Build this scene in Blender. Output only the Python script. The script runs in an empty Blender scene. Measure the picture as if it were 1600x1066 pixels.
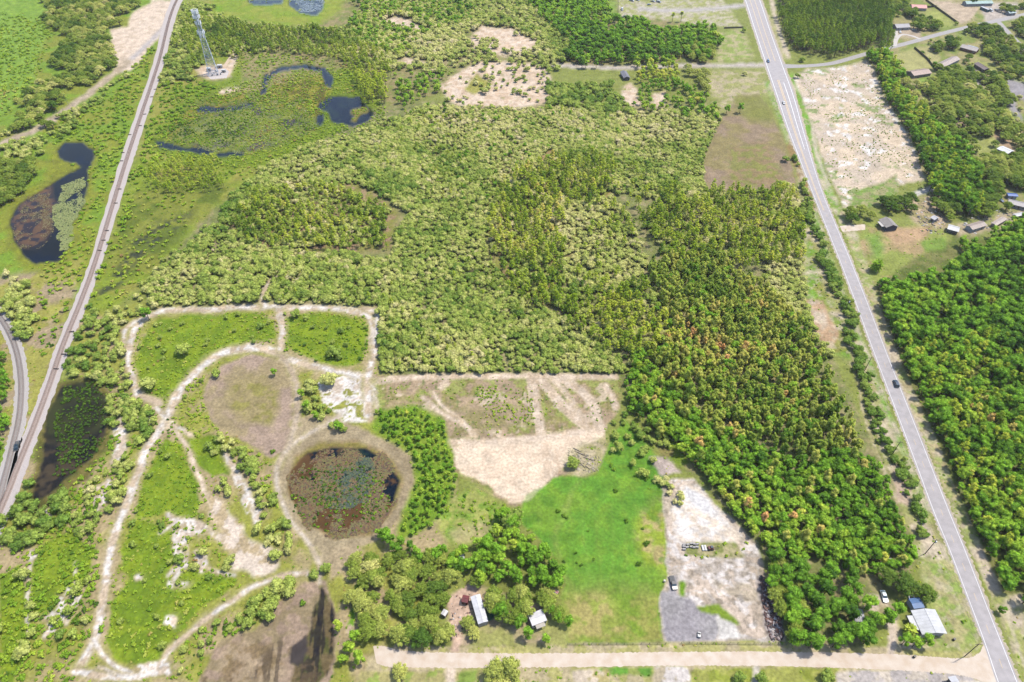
import bpy, bmesh, math, random
import numpy as np
from mathutils import Vector, Matrix
random.seed(7); RNG = np.random.default_rng(7)
SC = bpy.context.scene; COL = SC.collection
# ------------------------------------------------------------------ camera, sky, sun, exposure
H = 250.0; PITCH = math.radians(44); F = 1067.0
cd = bpy.data.cameras.new('camera'); cam = bpy.data.objects.new('camera', cd); COL.objects.link(cam)
cam.location = (0, 0, H); cam.rotation_euler = (math.radians(46), 0, 0)
cd.sensor_width = 36; cd.lens = 36 * F / 1600; cd.clip_start = 1; cd.clip_end = 90000
SC.camera = cam
SUN_DIR = Vector((0.52, 0.22, 1.15)).normalized()
EL = math.asin(SUN_DIR.z); AZ = math.atan2(SUN_DIR.x, SUN_DIR.y)
w = bpy.data.worlds.new('World'); SC.world = w; w.use_nodes = True
nt = w.node_tree; bg = nt.nodes['Background']; sky = nt.nodes.new('ShaderNodeTexSky')
sky.sky_type = 'NISHITA'; sky.sun_disc = False; sky.sun_elevation = EL; sky.sun_rotation = AZ
sky.air_density = 1.0; sky.dust_density = 1.5
nt.links.new(sky.outputs[0], bg.inputs[0]); bg.inputs[1].default_value = 0.15
sl = bpy.data.lights.new('sun', 'SUN'); sl.energy = 3.3; sl.angle = math.radians(0.55); sl.color = (1.0, 0.95, 0.85)
so = bpy.data.objects.new('sun', sl); COL.objects.link(so)
so.rotation_euler = SUN_DIR.to_track_quat('Z', 'Y').to_euler()
SC.view_settings.view_transform = 'Standard'; SC.view_settings.look = 'None'
SC.view_settings.exposure = 1.62; SC.view_settings.gamma = 1.0; SC.view_settings.use_curve_mapping = False
SC.cycles.max_bounces = 6; SC.cycles.diffuse_bounces = 4; SC.cycles.transparent_max_bounces = 4

HAZE = 0.000034
# ------------------------------------------------------------------ mapping: a point of the photograph -> the ground
sp, cp = math.sin(PITCH), math.cos(PITCH)
def W(x, y, z=0.0):
    u = (np.asarray(x, float) - 800) / F; v = (np.asarray(y, float) - 533) / F
    d = sp + v * cp; t = (H - z) / d
    return u * t, t * (cp - v * sp)
def P(x, y, z=0.0):
    X, Y = W(x, y, z); return Vector((float(X), float(Y), z))
def PX(X, Y, Z=0.0):
    X = np.asarray(X, float); Y = np.asarray(Y, float); dz = np.asarray(Z, float) - H
    dep = Y * cp - dz * sp; up = Y * sp + dz * cp
    return 800 + F * X / dep, 533 - F * up / dep

# ------------------------------------------------------------------ numpy noise
_T = np.random.default_rng(3).random((8, 256, 256))
def vn(X, Y, s, seed=0):
    T = _T[seed % 8]; a = X / s + seed * 17.3; b = Y / s + seed * 9.1
    i = np.floor(a).astype(int); j = np.floor(b).astype(int); fx = a - i; fy = b - j
    fx = fx * fx * (3 - 2 * fx); fy = fy * fy * (3 - 2 * fy)
    g = lambda p, q: T[p & 255, q & 255]
    return (g(i, j) * (1 - fx) + g(i + 1, j) * fx) * (1 - fy) + (g(i, j + 1) * (1 - fx) + g(i + 1, j + 1) * fx) * fy
def fbm(X, Y, s, seed=0, o=4):
    r = 0; a = .5; n = 0
    for k in range(o):
        r = r + a * vn(X, Y, s / 2 ** k, seed + k); n += a; a *= .55
    return r / n
def sstep(a, b, x): t = np.clip((x - a) / (b - a), 0, 1); return t * t * (3 - 2 * t)

# ------------------------------------------------------------------ object helpers
def setp(o, label=None, cat=None, group=None, kind=None):
    if label: o['label'] = label
    if cat: o['category'] = cat
    if group: o['group'] = group
    if kind: o['kind'] = kind
    return o
def link(name, me, parent=None, mats=()):
    o = bpy.data.objects.new(name, me); COL.objects.link(o)
    if parent is not None: o.parent = parent
    if me is not None:
        for m in mats:
            me.materials.append(m)
    return o
def empty(name, loc, rz=0.0, **k):
    o = bpy.data.objects.new(name, None); COL.objects.link(o); o.location = loc; o.rotation_euler = (0, 0, rz)
    o.empty_display_size = .5
    return setp(o, **k)
def mesh_np(name, V, Fq, mats=(), mi=None, smooth=False):
    """V (n,3), Fq (m,k) constant face size"""
    me = bpy.data.meshes.new(name); V = np.asarray(V, np.float32); Fq = np.asarray(Fq, np.int32)
    k = Fq.shape[1]; me.vertices.add(len(V)); me.vertices.foreach_set('co', V.ravel())
    me.loops.add(Fq.size); me.loops.foreach_set('vertex_index', Fq.ravel())
    me.polygons.add(len(Fq)); me.polygons.foreach_set('loop_start', np.arange(0, Fq.size, k, dtype=np.int32))
    me.polygons.foreach_set('loop_total', np.full(len(Fq), k, np.int32))
    for m in mats: me.materials.append(m)
    if mi is not None: me.polygons.foreach_set('material_index', np.asarray(mi, np.int32))
    if smooth: me.polygons.foreach_set('use_smooth', np.ones(len(Fq), bool))
    me.update(calc_edges=True); return me
class MB:
    def __init__(s): s.bm = bmesh.new()
    def box(s, cx, cy, cz, sx, sy, sz, rz=0, bev=0):
        M = Matrix.Translation((cx, cy, cz)) @ Matrix.Rotation(rz, 4, 'Z') @ Matrix.Diagonal((sx, sy, sz, 1))
        r = bmesh.ops.create_cube(s.bm, size=1, matrix=M)
        if bev:
            es = list({e for v in r['verts'] for e in v.link_edges})
            bmesh.ops.bevel(s.bm, geom=es, offset=bev, segments=2, affect='EDGES')
        return s
    def poly(s, pts, faces):
        vs = [s.bm.verts.new(p) for p in pts]
        for f in faces: s.bm.faces.new([vs[i] for i in f])
        return s
    def tube(s, a, b, r0, r1=None, n=6):
        a = Vector(a); b = Vector(b); r1 = r0 if r1 is None else r1; d = b - a
        q = d.to_track_quat('Z', 'Y').to_matrix()
        A = [s.bm.verts.new(a + q @ Vector((math.cos(t) * r0, math.sin(t) * r0, 0))) for t in [2 * math.pi * k / n for k in range(n)]]
        B = [s.bm.verts.new(b + q @ Vector((math.cos(t) * r1, math.sin(t) * r1, 0))) for t in [2 * math.pi * k / n for k in range(n)]]
        for k in range(n): s.bm.faces.new((A[k], A[(k + 1) % n], B[(k + 1) % n], B[k]))
        s.bm.faces.new(A[::-1]); s.bm.faces.new(B); return s
    def prism(s, prof, y0, y1, inset=0):
        n = len(prof); a = [s.bm.verts.new((x, y0, z)) for x, z in prof]; b = [s.bm.verts.new((x, y1, z)) for x, z in prof]
        for k in range(n): s.bm.faces.new((a[k], a[(k + 1) % n], b[(k + 1) % n], b[k]))
        s.bm.faces.new(a[::-1]); s.bm.faces.new(b); return s
    def mesh(s, name, mat):
        bmesh.ops.recalc_face_normals(s.bm, faces=s.bm.faces)
        me = bpy.data.meshes.new(name); s.bm.to_mesh(me); s.bm.free(); me.materials.append(mat); return me
    def build(s, name, mat, parent=None): return link(name, s.mesh(name, mat), parent)

# ------------------------------------------------------------------ colours and materials
def lin(c): c = c / 255.0; return c / 12.92 if c < .04045 else ((c + .055) / 1.055) ** 2.4
K = 0.268      # how bright a sunlit surface shows under this sun and exposure
def C(r, g, b, k=None): k = K if k is None else k; return (lin(r) * k, lin(g) * k, lin(b) * k)
def mat(name, c, rough=.8, metal=0.0, spec=.3, var=.12, scale=2.0, bump=0.0, c2=None):
    m = bpy.data.materials.new(name); m.use_nodes = True; n = m.node_tree; b = n.nodes['Principled BSDF']
    b.inputs['Roughness'].default_value = rough; b.inputs['Metallic'].default_value = metal
    b.inputs['Specular IOR Level'].default_value = spec
    tc = n.nodes.new('ShaderNodeTexCoord'); no = n.nodes.new('ShaderNodeTexNoise'); no.inputs['Scale'].default_value = scale
    no.inputs['Detail'].default_value = 5; n.links.new(tc.outputs['Object'], no.inputs['Vector'])
    mx = n.nodes.new('ShaderNodeMix'); mx.data_type = 'RGBA'
    d = c2 if c2 else tuple(x * (1 - 2 * var) for x in c); e = c if c2 else tuple(min(1, x * (1 + var)) for x in c)
    mx.inputs[6].default_value = (*d, 1); mx.inputs[7].default_value = (*e, 1)
    mr = n.nodes.new('ShaderNodeMapRange'); mr.inputs[1].default_value = .35; mr.inputs[2].default_value = .65
    n.links.new(no.outputs[0], mr.inputs[0]); n.links.new(mr.outputs[0], mx.inputs[0]); n.links.new(mx.outputs[2], b.inputs['Base Color'])
    if bump:
        bp = n.nodes.new('ShaderNodeBump'); bp.inputs['Strength'].default_value = bump; bp.inputs['Distance'].default_value = .1
        n.links.new(no.outputs[0], bp.inputs['Height']); n.links.new(bp.outputs[0], b.inputs['Normal'])
    return m

def ground_mat():
    m = bpy.data.materials.new('ground_cover'); m.use_nodes = True; n = m.node_tree; L = n.links
    b = n.nodes['Principled BSDF']; b.inputs['Roughness'].default_value = .95; b.inputs['Specular IOR Level'].default_value = .1
    at = n.nodes.new('ShaderNodeAttribute'); at.attribute_name = 'cover'
    tc = n.nodes.new('ShaderNodeTexCoord')
    def noise(s, d, lo, hi, a, bb):
        q = n.nodes.new('ShaderNodeTexNoise'); q.inputs['Scale'].default_value = s; q.inputs['Detail'].default_value = d
        L.new(tc.outputs['Object'], q.inputs['Vector']); r = n.nodes.new('ShaderNodeMapRange')
        for i, v in enumerate((lo, hi, a, bb)): r.inputs[i + 1].default_value = v
        L.new(q.outputs[0], r.inputs[0]); return r.outputs[0], q.outputs[0]
    a1, h1 = noise(.8, 8, .3, .7, .74, 1.22)
    a2, h2 = noise(.16, 5, .3, .7, .82, 1.15)
    mu = n.nodes.new('ShaderNodeMath'); mu.operation = 'MULTIPLY'; L.new(a1, mu.inputs[0]); L.new(a2, mu.inputs[1])
    vm = n.nodes.new('ShaderNodeVectorMath'); vm.operation = 'SCALE'; L.new(at.outputs['Color'], vm.inputs[0]); L.new(mu.outputs[0], vm.inputs['Scale'])
    L.new(vm.outputs[0], b.inputs['Base Color'])
    bp = n.nodes.new('ShaderNodeBump'); bp.inputs['Strength'].default_value = .35; bp.inputs['Distance'].default_value = .3
    L.new(h1, bp.inputs['Height']); L.new(bp.outputs[0], b.inputs['Normal'])
    return m
def water_mat():
    m = bpy.data.materials.new('pond_water'); m.use_nodes = True; n = m.node_tree; L = n.links
    b = n.nodes['Principled BSDF']; b.inputs['Roughness'].default_value = .1; b.inputs['Specular IOR Level'].default_value = .16; b.inputs['IOR'].default_value = 1.33
    at = n.nodes.new('ShaderNodeAttribute'); at.attribute_name = 'cover'; L.new(at.outputs['Color'], b.inputs['Base Color'])
    tc = n.nodes.new('ShaderNodeTexCoord'); q = n.nodes.new('ShaderNodeTexNoise'); q.inputs['Scale'].default_value = .8
    L.new(tc.outputs['Object'], q.inputs['Vector']); bp = n.nodes.new('ShaderNodeBump'); bp.inputs['Strength'].default_value = .12
    L.new(q.outputs[0], bp.inputs['Height']); L.new(bp.outputs[0], b.inputs['Normal'])
    return m
M_GROUND = ground_mat(); M_WATER = water_mat()

KL = 0.80
def leaf_mat(name, ramp):
    m = bpy.data.materials.new(name); m.use_nodes = True; n = m.node_tree; L = n.links
    out = n.nodes['Material Output']; n.nodes.remove(n.nodes['Principled BSDF'])
    at = n.nodes.new('ShaderNodeAttribute'); at.attribute_type = 'INSTANCER'; at.attribute_name = 'tint'
    cr = n.nodes.new('ShaderNodeValToRGB'); L.new(at.outputs['Fac'], cr.inputs[0])
    el = cr.color_ramp.elements
    for i, (p, c) in enumerate(ramp):
        e = el[i] if i < 2 else el.new(p)
        e.position = p; e.color = (*C(*c, KL), 1)
    tc = n.nodes.new('ShaderNodeTexCoord'); q = n.nodes.new('ShaderNodeTexNoise'); q.inputs['Scale'].default_value = 1.1; q.inputs['Detail'].default_value = 4
    L.new(tc.outputs['Object'], q.inputs['Vector']); r = n.nodes.new('ShaderNodeMapRange')
    for i, v in enumerate((.32, .68, .68, 1.3)): r.inputs[i + 1].default_value = v
    L.new(q.outputs[0], r.inputs[0])
    ge = n.nodes.new('ShaderNodeNewGeometry'); r2 = n.nodes.new('ShaderNodeMapRange'); L.new(ge.outputs['Random Per Island'], r2.inputs[0]); r2.inputs[3].default_value = .62; r2.inputs[4].default_value = 1.36
    mm = n.nodes.new('ShaderNodeMath'); mm.operation = 'MULTIPLY'; L.new(r.outputs[0], mm.inputs[0]); L.new(r2.outputs[0], mm.inputs[1])
    vm = n.nodes.new('ShaderNodeVectorMath'); vm.operation = 'SCALE'; L.new(cr.outputs[0], vm.inputs[0]); L.new(mm.outputs[0], vm.inputs['Scale'])
    d = n.nodes.new('ShaderNodeBsdfDiffuse'); t = n.nodes.new('ShaderNodeBsdfTranslucent'); mx = n.nodes.new('ShaderNodeMixShader'); mx.inputs[0].default_value = .42
    L.new(vm.outputs[0], d.inputs[0]); L.new(vm.outputs[0], t.inputs[0]); L.new(d.outputs[0], mx.inputs[1]); L.new(t.outputs[0], mx.inputs[2])
    L.new(mx.outputs[0], out.inputs['Surface']); return m
LM = {
 'scrub_oak': leaf_mat('scrub_oak_leaves', [(0, (96, 122, 50)), (.35, (144, 156, 74)), (.7, (176, 174, 108)), (1, (192, 180, 140))]),
 'pine_tree': leaf_mat('pine_needles', [(0, (80, 110, 36)), (.4, (138, 158, 48)), (.75, (176, 182, 66)), (1, (198, 182, 96))]),
 'broadleaf_tree': leaf_mat('broad_leaves', [(0, (66, 98, 34)), (.4, (108, 146, 44)), (.75, (142, 164, 56)), (1, (184, 178, 78))]),
 'cypress_tree': leaf_mat('cypress_foliage', [(0, (88, 114, 42)), (.4, (138, 154, 62)), (.78, (176, 172, 84)), (1, (206, 158, 102))]),
 'live_oak': leaf_mat('live_oak_leaves', [(0, (74, 100, 40)), (.4, (122, 138, 56)), (.75, (170, 170, 92)), (1, (188, 180, 124))]),
 'shrub': leaf_mat('shrub_leaves', [(0, (66, 92, 34)), (.35, (112, 142, 42)), (.7, (142, 160, 54)), (.88, (162, 162, 82)), (1, (142, 118, 76))]),
}
M_BARK = mat('bark', C(150, 125, 105), .9, var=.2)
M_DEAD = mat('dead_wood', C(185, 175, 165), .9, var=.15)

# ------------------------------------------------------------------ the ground sheet, painted with its covers
STEP = 1.8
gx = np.concatenate([[-40000, -12000, -5000, -2500, -1400, -900], np.arange(-600, 0, 12), np.arange(0, 1600, STEP), np.arange(1600, 2200, 12), [2500, 3000, 4200, 7000, 14000, 40000]])
gy = np.concatenate([[-485, -478, -460, -420, -360, -300, -240, -180, -130], np.arange(-90, 0, 10), np.arange(0, 1068, STEP), np.arange(1070, 1300, 12), [1330, 1400, 1500, 1630]])
GX, GY = np.meshgrid(gx, gy); X0, Y0 = W(GX, GY)
X0 = X0.copy(); Y0 = Y0.copy()
X0 = np.vstack([X0, X0[-1] * 3]); Y0 = np.vstack([Y0, np.full_like(Y0[-1], -3000)]); GX = np.vstack([GX, GX[-1]]); GY = np.vstack([GY, GY[-1] + 200])
WN1 = fbm(X0, Y0, 9, 1) - .5; WN2 = fbm(X0, Y0, 9, 2) - .5; WM1 = fbm(X0, Y0, 34, 3) - .5; WM2 = fbm(X0, Y0, 34, 5) - .5
N_S = fbm(X0, Y0, 4, 4); N_M = fbm(X0, Y0, 14, 5); N_L = fbm(X0, Y0, 50, 6); N_F = vn(X0, Y0, 1.3, 7)
X0 = np.clip(X0, -45000, 45000)
persp = (GY + 497) / 1030.; WF1 = fbm(X0, Y0, 2.6, 4, 2) - .5; WF2 = fbm(X0, Y0, 2.6, 6, 2) - .5
def inpoly(px, py, poly):
    ins = np.zeros(px.shape, bool); p = np.asarray(poly, float); n = len(p)
    bb = (px >= p[:, 0].min()) & (px <= p[:, 0].max()) & (py >= p[:, 1].min()) & (py <= p[:, 1].max())
    if not bb.any(): return ins
    x = px[bb]; y = py[bb]; r = np.zeros(x.shape, bool)
    for i in range(n):
        x1, y1 = p[i]; x2, y2 = p[(i + 1) % n]
        c = (y1 > y) != (y2 > y)
        with np.errstate(divide='ignore', invalid='ignore'): r ^= c & (x < (x2 - x1) * (y - y1) / (y2 - y1 + 1e-12) + x1)
    ins[bb] = r; return ins
def smooth_line(pts, n=8):
    p = [np.array(q, float) for q in pts]; out = []
    p = [2 * p[0] - p[1]] + p + [2 * p[-1] - p[-2]]
    for i in range(1, len(p) - 2):
        for k in range(n):
            t = k / n; a, b, c, d = p[i - 1:i + 3]
            out.append(.5 * (2 * b + (c - a) * t + (2 * a - 5 * b + 4 * c - d) * t * t + (3 * b - a - 3 * c + d) * t ** 3))
    out.append(p[-2]); return np.array(out)
def seg_dist(px, py, pts, sy=1.35):
    best = np.full(px.shape, 1e9); wv = np.zeros(px.shape)
    for i in range(len(pts) - 1):
        x1, y1 = pts[i][:2]; x2, y2 = pts[i + 1][:2]; dx = x2 - x1; dy = (y2 - y1) * sy; q = dx * dx + dy * dy + 1e-9
        t = np.clip(((px - x1) * dx + (py - y1) * sy * dy) / q, 0, 1)
        d = np.hypot(px - x1 - t * dx, (py - y1) * sy - t * dy); m = d < best; best[m] = d[m]
        if len(pts[i]) > 2: wv[m] = (pts[i][2] * (1 - t) + pts[i + 1][2] * t)[m]
    return best, wv
def blur(a, r):
    for _ in range(1):
        for ax in (0, 1):
            s = a.copy()
            for k in range(1, r + 1): s += np.roll(a, k, ax) + np.roll(a, -k, ax)
            a = s / (2 * r + 1)
    return a
COVER = np.zeros(X0.shape + (3,)); COVER[:] = C(150, 158, 78)
CLS = np.zeros(X0.shape, int); CLSN = ['ground']
def cls_id(nm):
    if nm not in CLSN: CLSN.append(nm)
    return CLSN.index(nm)
def lay(m, c1, c2=None, n=None, lo=.4, hi=.6, amt=1.0, cls=None):
    r = np.flatnonzero(m.max(1) > 0); q = np.flatnonzero(m.max(0) > 0)
    if not len(r): return
    w_ = (slice(r[0], r[-1] + 1), slice(q[0], q[-1] + 1)); c = np.zeros(COVER[w_].shape); c[:] = c1
    if c2 is not None:
        t = sstep(lo, hi, (N_M if n is None else n)[w_])[..., None]; c = c * (1 - t) + np.array(c2) * t
    a = (m[w_] * amt)[..., None]; COVER[w_] = COVER[w_] * (1 - a) + c * a
    if cls: CLS[w_][m[w_] > .5] = cls_id(cls)
def window(pts, m):
    p = np.asarray([q[:2] for q in pts], float); x0, y0 = p.min(0) - m; x1, y1 = p.max(0) + m
    i0, i1 = np.searchsorted(gy, y0), np.searchsorted(gy, y1); j0, j1 = np.searchsorted(gx, x0), np.searchsorted(gx, x1)
    return slice(max(0, i0 - 3), min(X0.shape[0], i1 + 3 + (2 if y1 > 1600 else 0))), slice(max(0, j0 - 3), min(X0.shape[1], j1 + 3))
def pm(poly, warp=6, soft=1, big=0):
    out = np.zeros(X0.shape); w_ = window(poly, 25 + warp * 2); k = persp[w_]
    gxx = GX[w_] + (WN1[w_] * warp * 2.2 + WM1[w_] * warp + WF1[w_] * 3.2) * k; gyy = GY[w_] + (WN2[w_] * warp * 1.7 + WM2[w_] * warp * .8 + WF2[w_] * 2.4) * k
    m = inpoly(gxx, gyy, poly).astype(float); out[w_] = blur(m, soft) if soft >= 1 else m; return out
def sm(pts, wpx=8, warp=3, soft=1, ragged=.35, sy=1.35):
    out = np.zeros(X0.shape); w_ = window(pts, 40 + wpx); pts = smooth_line(pts, 6)
    d, wv = seg_dist(GX[w_] + WN1[w_] * warp * 2 + WF1[w_] * 1.5, GY[w_] + WN2[w_] * warp * 2 + WF2[w_] * 1.2, pts, sy)
    ww = (wv if wv.max() > 0 else wpx) * (1 + (N_S[w_] - .5) * 2 * ragged) / 2
    m = (d < ww).astype(float); out[w_] = blur(m, soft) if soft >= 1 else m; return out
def ruts(pts, w_, cols=(2,)):
    for o_ in (-.5, -.18, .18, .5):
        lay(sm([(x + w_ * o_, y) for x, y in pts], 2.6, 2, 1, .5), C(248, 230, 208), C(226, 204, 178), N_S, .45, .6, cls='sand_track')
        lay(sm([(x + w_ * (o_ + .14), y) for x, y in pts], 1.6, 2, 1, .5), C(184, 156, 122), amt=.85)
EXCL = np.zeros(X0.shape)     # where no tree foot stands
def ex(m): EXCL[:] = np.maximum(EXCL, m)

SAND = C(244, 222, 198); SANDW = C(250, 242, 234); SANDP = C(226, 204, 178); TAN = C(196, 172, 140); DUST = C(184, 164, 130)
GREEN = C(124, 172, 52); LIME = C(144, 166, 40); LIME2 = C(122, 150, 36); OLIVE = C(150, 158, 56); OLIVE2 = C(174, 170, 84); DRYG = C(186, 182, 116)
FLOOR = C(168, 152, 104); FLOORG = C(136, 148, 72); RUST = C(176, 138, 108); GREY = C(168, 163, 165)
FORESTS = []   # filled below; also used for the floor
# broad grounds
lay(pm([(-700, -500), (262, -500), (262, 0), (200, 260), (110, 540), (0, 800), (-700, 800)], 6, 2), OLIVE, C(134, 166, 50), N_M)
lay(pm([(-700, -300), (92, -300), (70, 60), (50, 130), (0, 190), (-700, 300)], 8, 2), C(150, 182, 64), C(132, 168, 54), N_S)
lay(pm([(60, 420), (130, 400), (96, 540), (40, 690), (-60, 700), (-60, 440)], 8, 3), OLIVE2, DUST, N_M, .45, .6)
lay(pm([(285, 0), (620, 0), (600, 190), (520, 240), (360, 300), (300, 380), (230, 440), (150, 500), (130, 500), (205, 270)], 8, 2), C(144, 162, 52), C(164, 162, 74), N_M)
lay(pm([(215, 300), (330, 270), (360, 300), (300, 350), (240, 420), (190, 430), (160, 400)], 10, 3), C(112, 128, 44), C(146, 152, 60), N_M)
lay(pm([(330, 0), (400, -40), (540, -40), (560, 20), (500, 45), (410, 40), (340, 22)], 6, 2), C(132, 176, 36), C(150, 170, 50), N_M)
# pond margins
lay(pm([(225, 225), (290, 150), (330, 120), (400, 92), (480, 84), (560, 110), (612, 160), (600, 215), (520, 235), (400, 262), (300, 262)], 8, 3), C(136, 158, 40), C(118, 140, 36), N_S)
lay(pm([(400, 150), (430, 115), (500, 112), (520, 140), (490, 200), (430, 215), (380, 190)], 8, 2), C(164, 158, 56), C(110, 104, 44), fbm(X0, Y0, 7, 4), .42, .58)
lay(pm([(250, 215), (300, 160), (400, 135), (440, 140), (500, 190), (480, 212), (380, 240), (300, 235)], 9, 3), C(150, 140, 56), C(120, 132, 60), N_S)
# forest floors and scrubland
lay(pm([(232, 480), (236, 430), (330, 330), (420, 270), (600, 160), (1130, 160), (1105, 300), (1250, 300), (1290, 540), (1400, 760), (1430, 880), (1345, 1016), (1240, 1014), (1150, 800), (1030, 700), (965, 585), (590, 585), (590, 482)], 7, 2), C(140, 146, 84), C(168, 158, 112), N_S, .45, .65)
lay(pm([(380, 290), (560, 280), (625, 330), (612, 392), (540, 398), (400, 392), (350, 350)], 8, 3), C(178, 150, 116), C(150, 150, 74), N_S)
lay(pm([(760, 250), (920, 210), (980, 270), (900, 380), (860, 480), (770, 430)], 8, 4), C(176, 152, 104), C(150, 152, 70), N_S)
lay(pm([(380, 0), (860, -20), (1110, 20), (1110, 110), (860, 105), (600, 170), (560, 100), (380, 150)], 7, 2), C(170, 156, 108), C(140, 148, 76), N_S)
lay(pm([(1360, 440), (1480, 360), (2200, 300), (2200, 1000), (1570, 930), (1480, 760), (1400, 620)], 6, 2), C(140, 140, 80), C(112, 126, 56), N_S)
lay(pm([(1380, -200), (2200, -300), (2200, 400), (1560, 390), (1440, 300), (1360, 100)], 7, 2), C(176, 166, 112), C(142, 156, 74), N_M)
lay(pm([(1205, -300), (1385, -300), (1395, 70), (1300, 84), (1240, 80), (1210, 0)], 5, 2), C(110, 106, 60), C(96, 120, 44), N_S)
lay(pm([(340, 0), (400, -40), (540, -40), (535, 15), (500, 38), (430, 44), (350, 24)], 7, 2), C(144, 168, 50), C(160, 170, 64), N_M)
# east side of the highway
lay(pm([(1322, 350), (1460, 345), (1490, 372), (1400, 420), (1375, 450), (1352, 430)], 6, 2), C(190, 166, 120), C(160, 170, 84), N_M)
lay(pm([(1350, 372), (1372, 366), (1380, 392), (1376, 410), (1362, 398)], 9, 3), C(124, 168, 62), amt=.85)
lay(pm([(1438, 378), (1475, 372), (1480, 388), (1445, 394)], 3, 1), C(134, 168, 66), amt=.85)
lay(pm([(1375, 360), (1460, 352), (1440, 376), (1400, 382)], 4, 2), C(206, 172, 134))
# loop country, bottom left
lay(pm([(-700, 820), (60, 720), (120, 600), (110, 500), (220, 470), (310, 480), (440, 475), (600, 480), (600, 600), (700, 640), (715, 740), (700, 830), (640, 1010), (560, 1400), (-700, 1400)], 8, 3), C(164, 166, 74), C(192, 172, 130), N_M, .42, .66)
for q in ([(228, 520), (250, 500), (300, 490), (400, 488), (432, 500), (432, 528), (395, 534), (340, 548), (300, 580), (262, 632), (225, 612), (214, 570), (218, 540)],
          [(448, 498), (480, 490), (540, 492), (575, 512), (574, 540), (562, 568), (530, 574), (500, 566), (460, 548), (446, 532)],
          [(240, 720), (258, 684), (280, 695), (304, 745), (314, 790), (298, 830), (260, 800), (212, 812), (216, 770)],
          [(190, 860), (215, 812), (262, 822), (285, 850), (262, 900), (290, 890), (365, 895), (372, 915), (320, 948), (272, 995), (248, 1030), (215, 1042), (180, 1030), (163, 1000), (175, 940), (200, 905), (188, 890)],
          [(60, 860), (110, 830), (150, 862), (130, 910), (100, 960), (55, 962), (40, 915)],
          [(290, 690), (330, 680), (365, 705), (360, 740), (330, 745), (305, 720)], [(0, 900), (30, 880), (50, 960), (20, 1066), (0, 1066)]):
    lay(pm(q, 5, 1), LIME, LIME2, N_S, .38, .62, cls='meadow')
lay(pm([(205, 565), (150, 600), (130, 660), (160, 720), (210, 660)], 8, 3), C(150, 156, 70), C(186, 166, 124), N_S, amt=.7)
# dark marsh pool by the railway
M1 = pm([(60, 742), (75, 650), (98, 604), (142, 596), (166, 622), (164, 680), (140, 720), (104, 748), (78, 775), (50, 790)], 4, 1)
lay(pm([(48, 760), (66, 640), (92, 596), (150, 585), (178, 620), (172, 690), (140, 745), (90, 790), (40, 830)], 5, 2), C(104, 104, 48), C(130, 120, 62), N_S)
lay(M1, C(46, 44, 40, .2), C(86, 74, 54, .24), N_S * .7 + N_M * .3, .44, .6, cls='marsh_water'); lay(M1 * pm([(70, 690), (80, 590), (170, 590), (175, 660), (120, 690)], 8, 3), C(74, 78, 36, .22), C(50, 52, 34, .2), N_S, .4, .6, amt=.9)
# dry beds
lay(pm([(316, 620), (325, 592), (350, 570), (395, 552), (436, 560), (458, 590), (466, 620), (470, 660), (446, 705), (425, 716), (380, 690), (330, 657)], 3, 1), C(186, 162, 142), C(176, 158, 120), N_M, cls='dry_pond_bed')
lay(pm([(352, 610), (372, 590), (410, 588), (436, 610), (440, 645), (425, 668), (385, 662), (358, 640)], 8, 3), C(160, 152, 86), C(172, 156, 110), N_S, cls='dry_pond_bed')
lay(pm([(436, 720), (450, 690), (462, 655), (500, 645), (560, 668), (610, 690), (640, 715), (648, 750), (638, 790), (612, 824), (590, 845), (540, 860), (530, 885), (500, 890), (486, 860), (450, 810), (432, 770)], 3, 1), C(188, 170, 136), C(172, 154, 122), N_M, cls='dry_pond_bed')
lay(pm([(462, 712), (500, 690), (560, 690), (605, 706), (628, 745), (618, 795), (580, 835), (520, 842), (470, 815), (446, 765)], 3, 2), C(150, 138, 72), C(166, 140, 96), N_S, cls='dry_pond_bed')
RP = pm([(452, 735), (478, 708), (520, 700), (570, 702), (604, 716), (622, 750), (612, 794), (585, 824), (540, 838), (490, 826), (458, 790), (448, 760)], 3, 1)
lay(RP, C(22, 42, 60, .14), C(104, 76, 46, .28), N_S + .35 * (sstep(760, 830, GY) + sstep(520, 460, GX)), .5, .66, cls='round_pond_water')
lay(RP * pm([(535, 700), (580, 700), (600, 745), (560, 770), (505, 775), (520, 740)], 8, 2), C(16, 46, 62, .14), C(40, 70, 60, .2), N_S, amt=.85)
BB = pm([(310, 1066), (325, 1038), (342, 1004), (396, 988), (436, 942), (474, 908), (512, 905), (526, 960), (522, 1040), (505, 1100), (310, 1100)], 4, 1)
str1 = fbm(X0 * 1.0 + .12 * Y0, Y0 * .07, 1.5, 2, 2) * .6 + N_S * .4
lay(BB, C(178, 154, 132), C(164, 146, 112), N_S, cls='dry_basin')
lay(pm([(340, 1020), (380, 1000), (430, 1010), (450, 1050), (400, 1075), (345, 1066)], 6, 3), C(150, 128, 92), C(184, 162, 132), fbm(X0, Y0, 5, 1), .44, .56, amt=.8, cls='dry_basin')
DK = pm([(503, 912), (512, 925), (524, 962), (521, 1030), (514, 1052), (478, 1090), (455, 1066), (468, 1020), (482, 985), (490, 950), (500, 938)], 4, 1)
lay(DK, C(120, 104, 72), C(96, 98, 50), N_S, cls='dry_basin'); lay(DK * sstep(.44, .54, str1), C(36, 34, 40), C(58, 54, 44), N_S, cls='dry_basin')  # basin streaks: dark wet ground, with tree shadows painted into its colour
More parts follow.
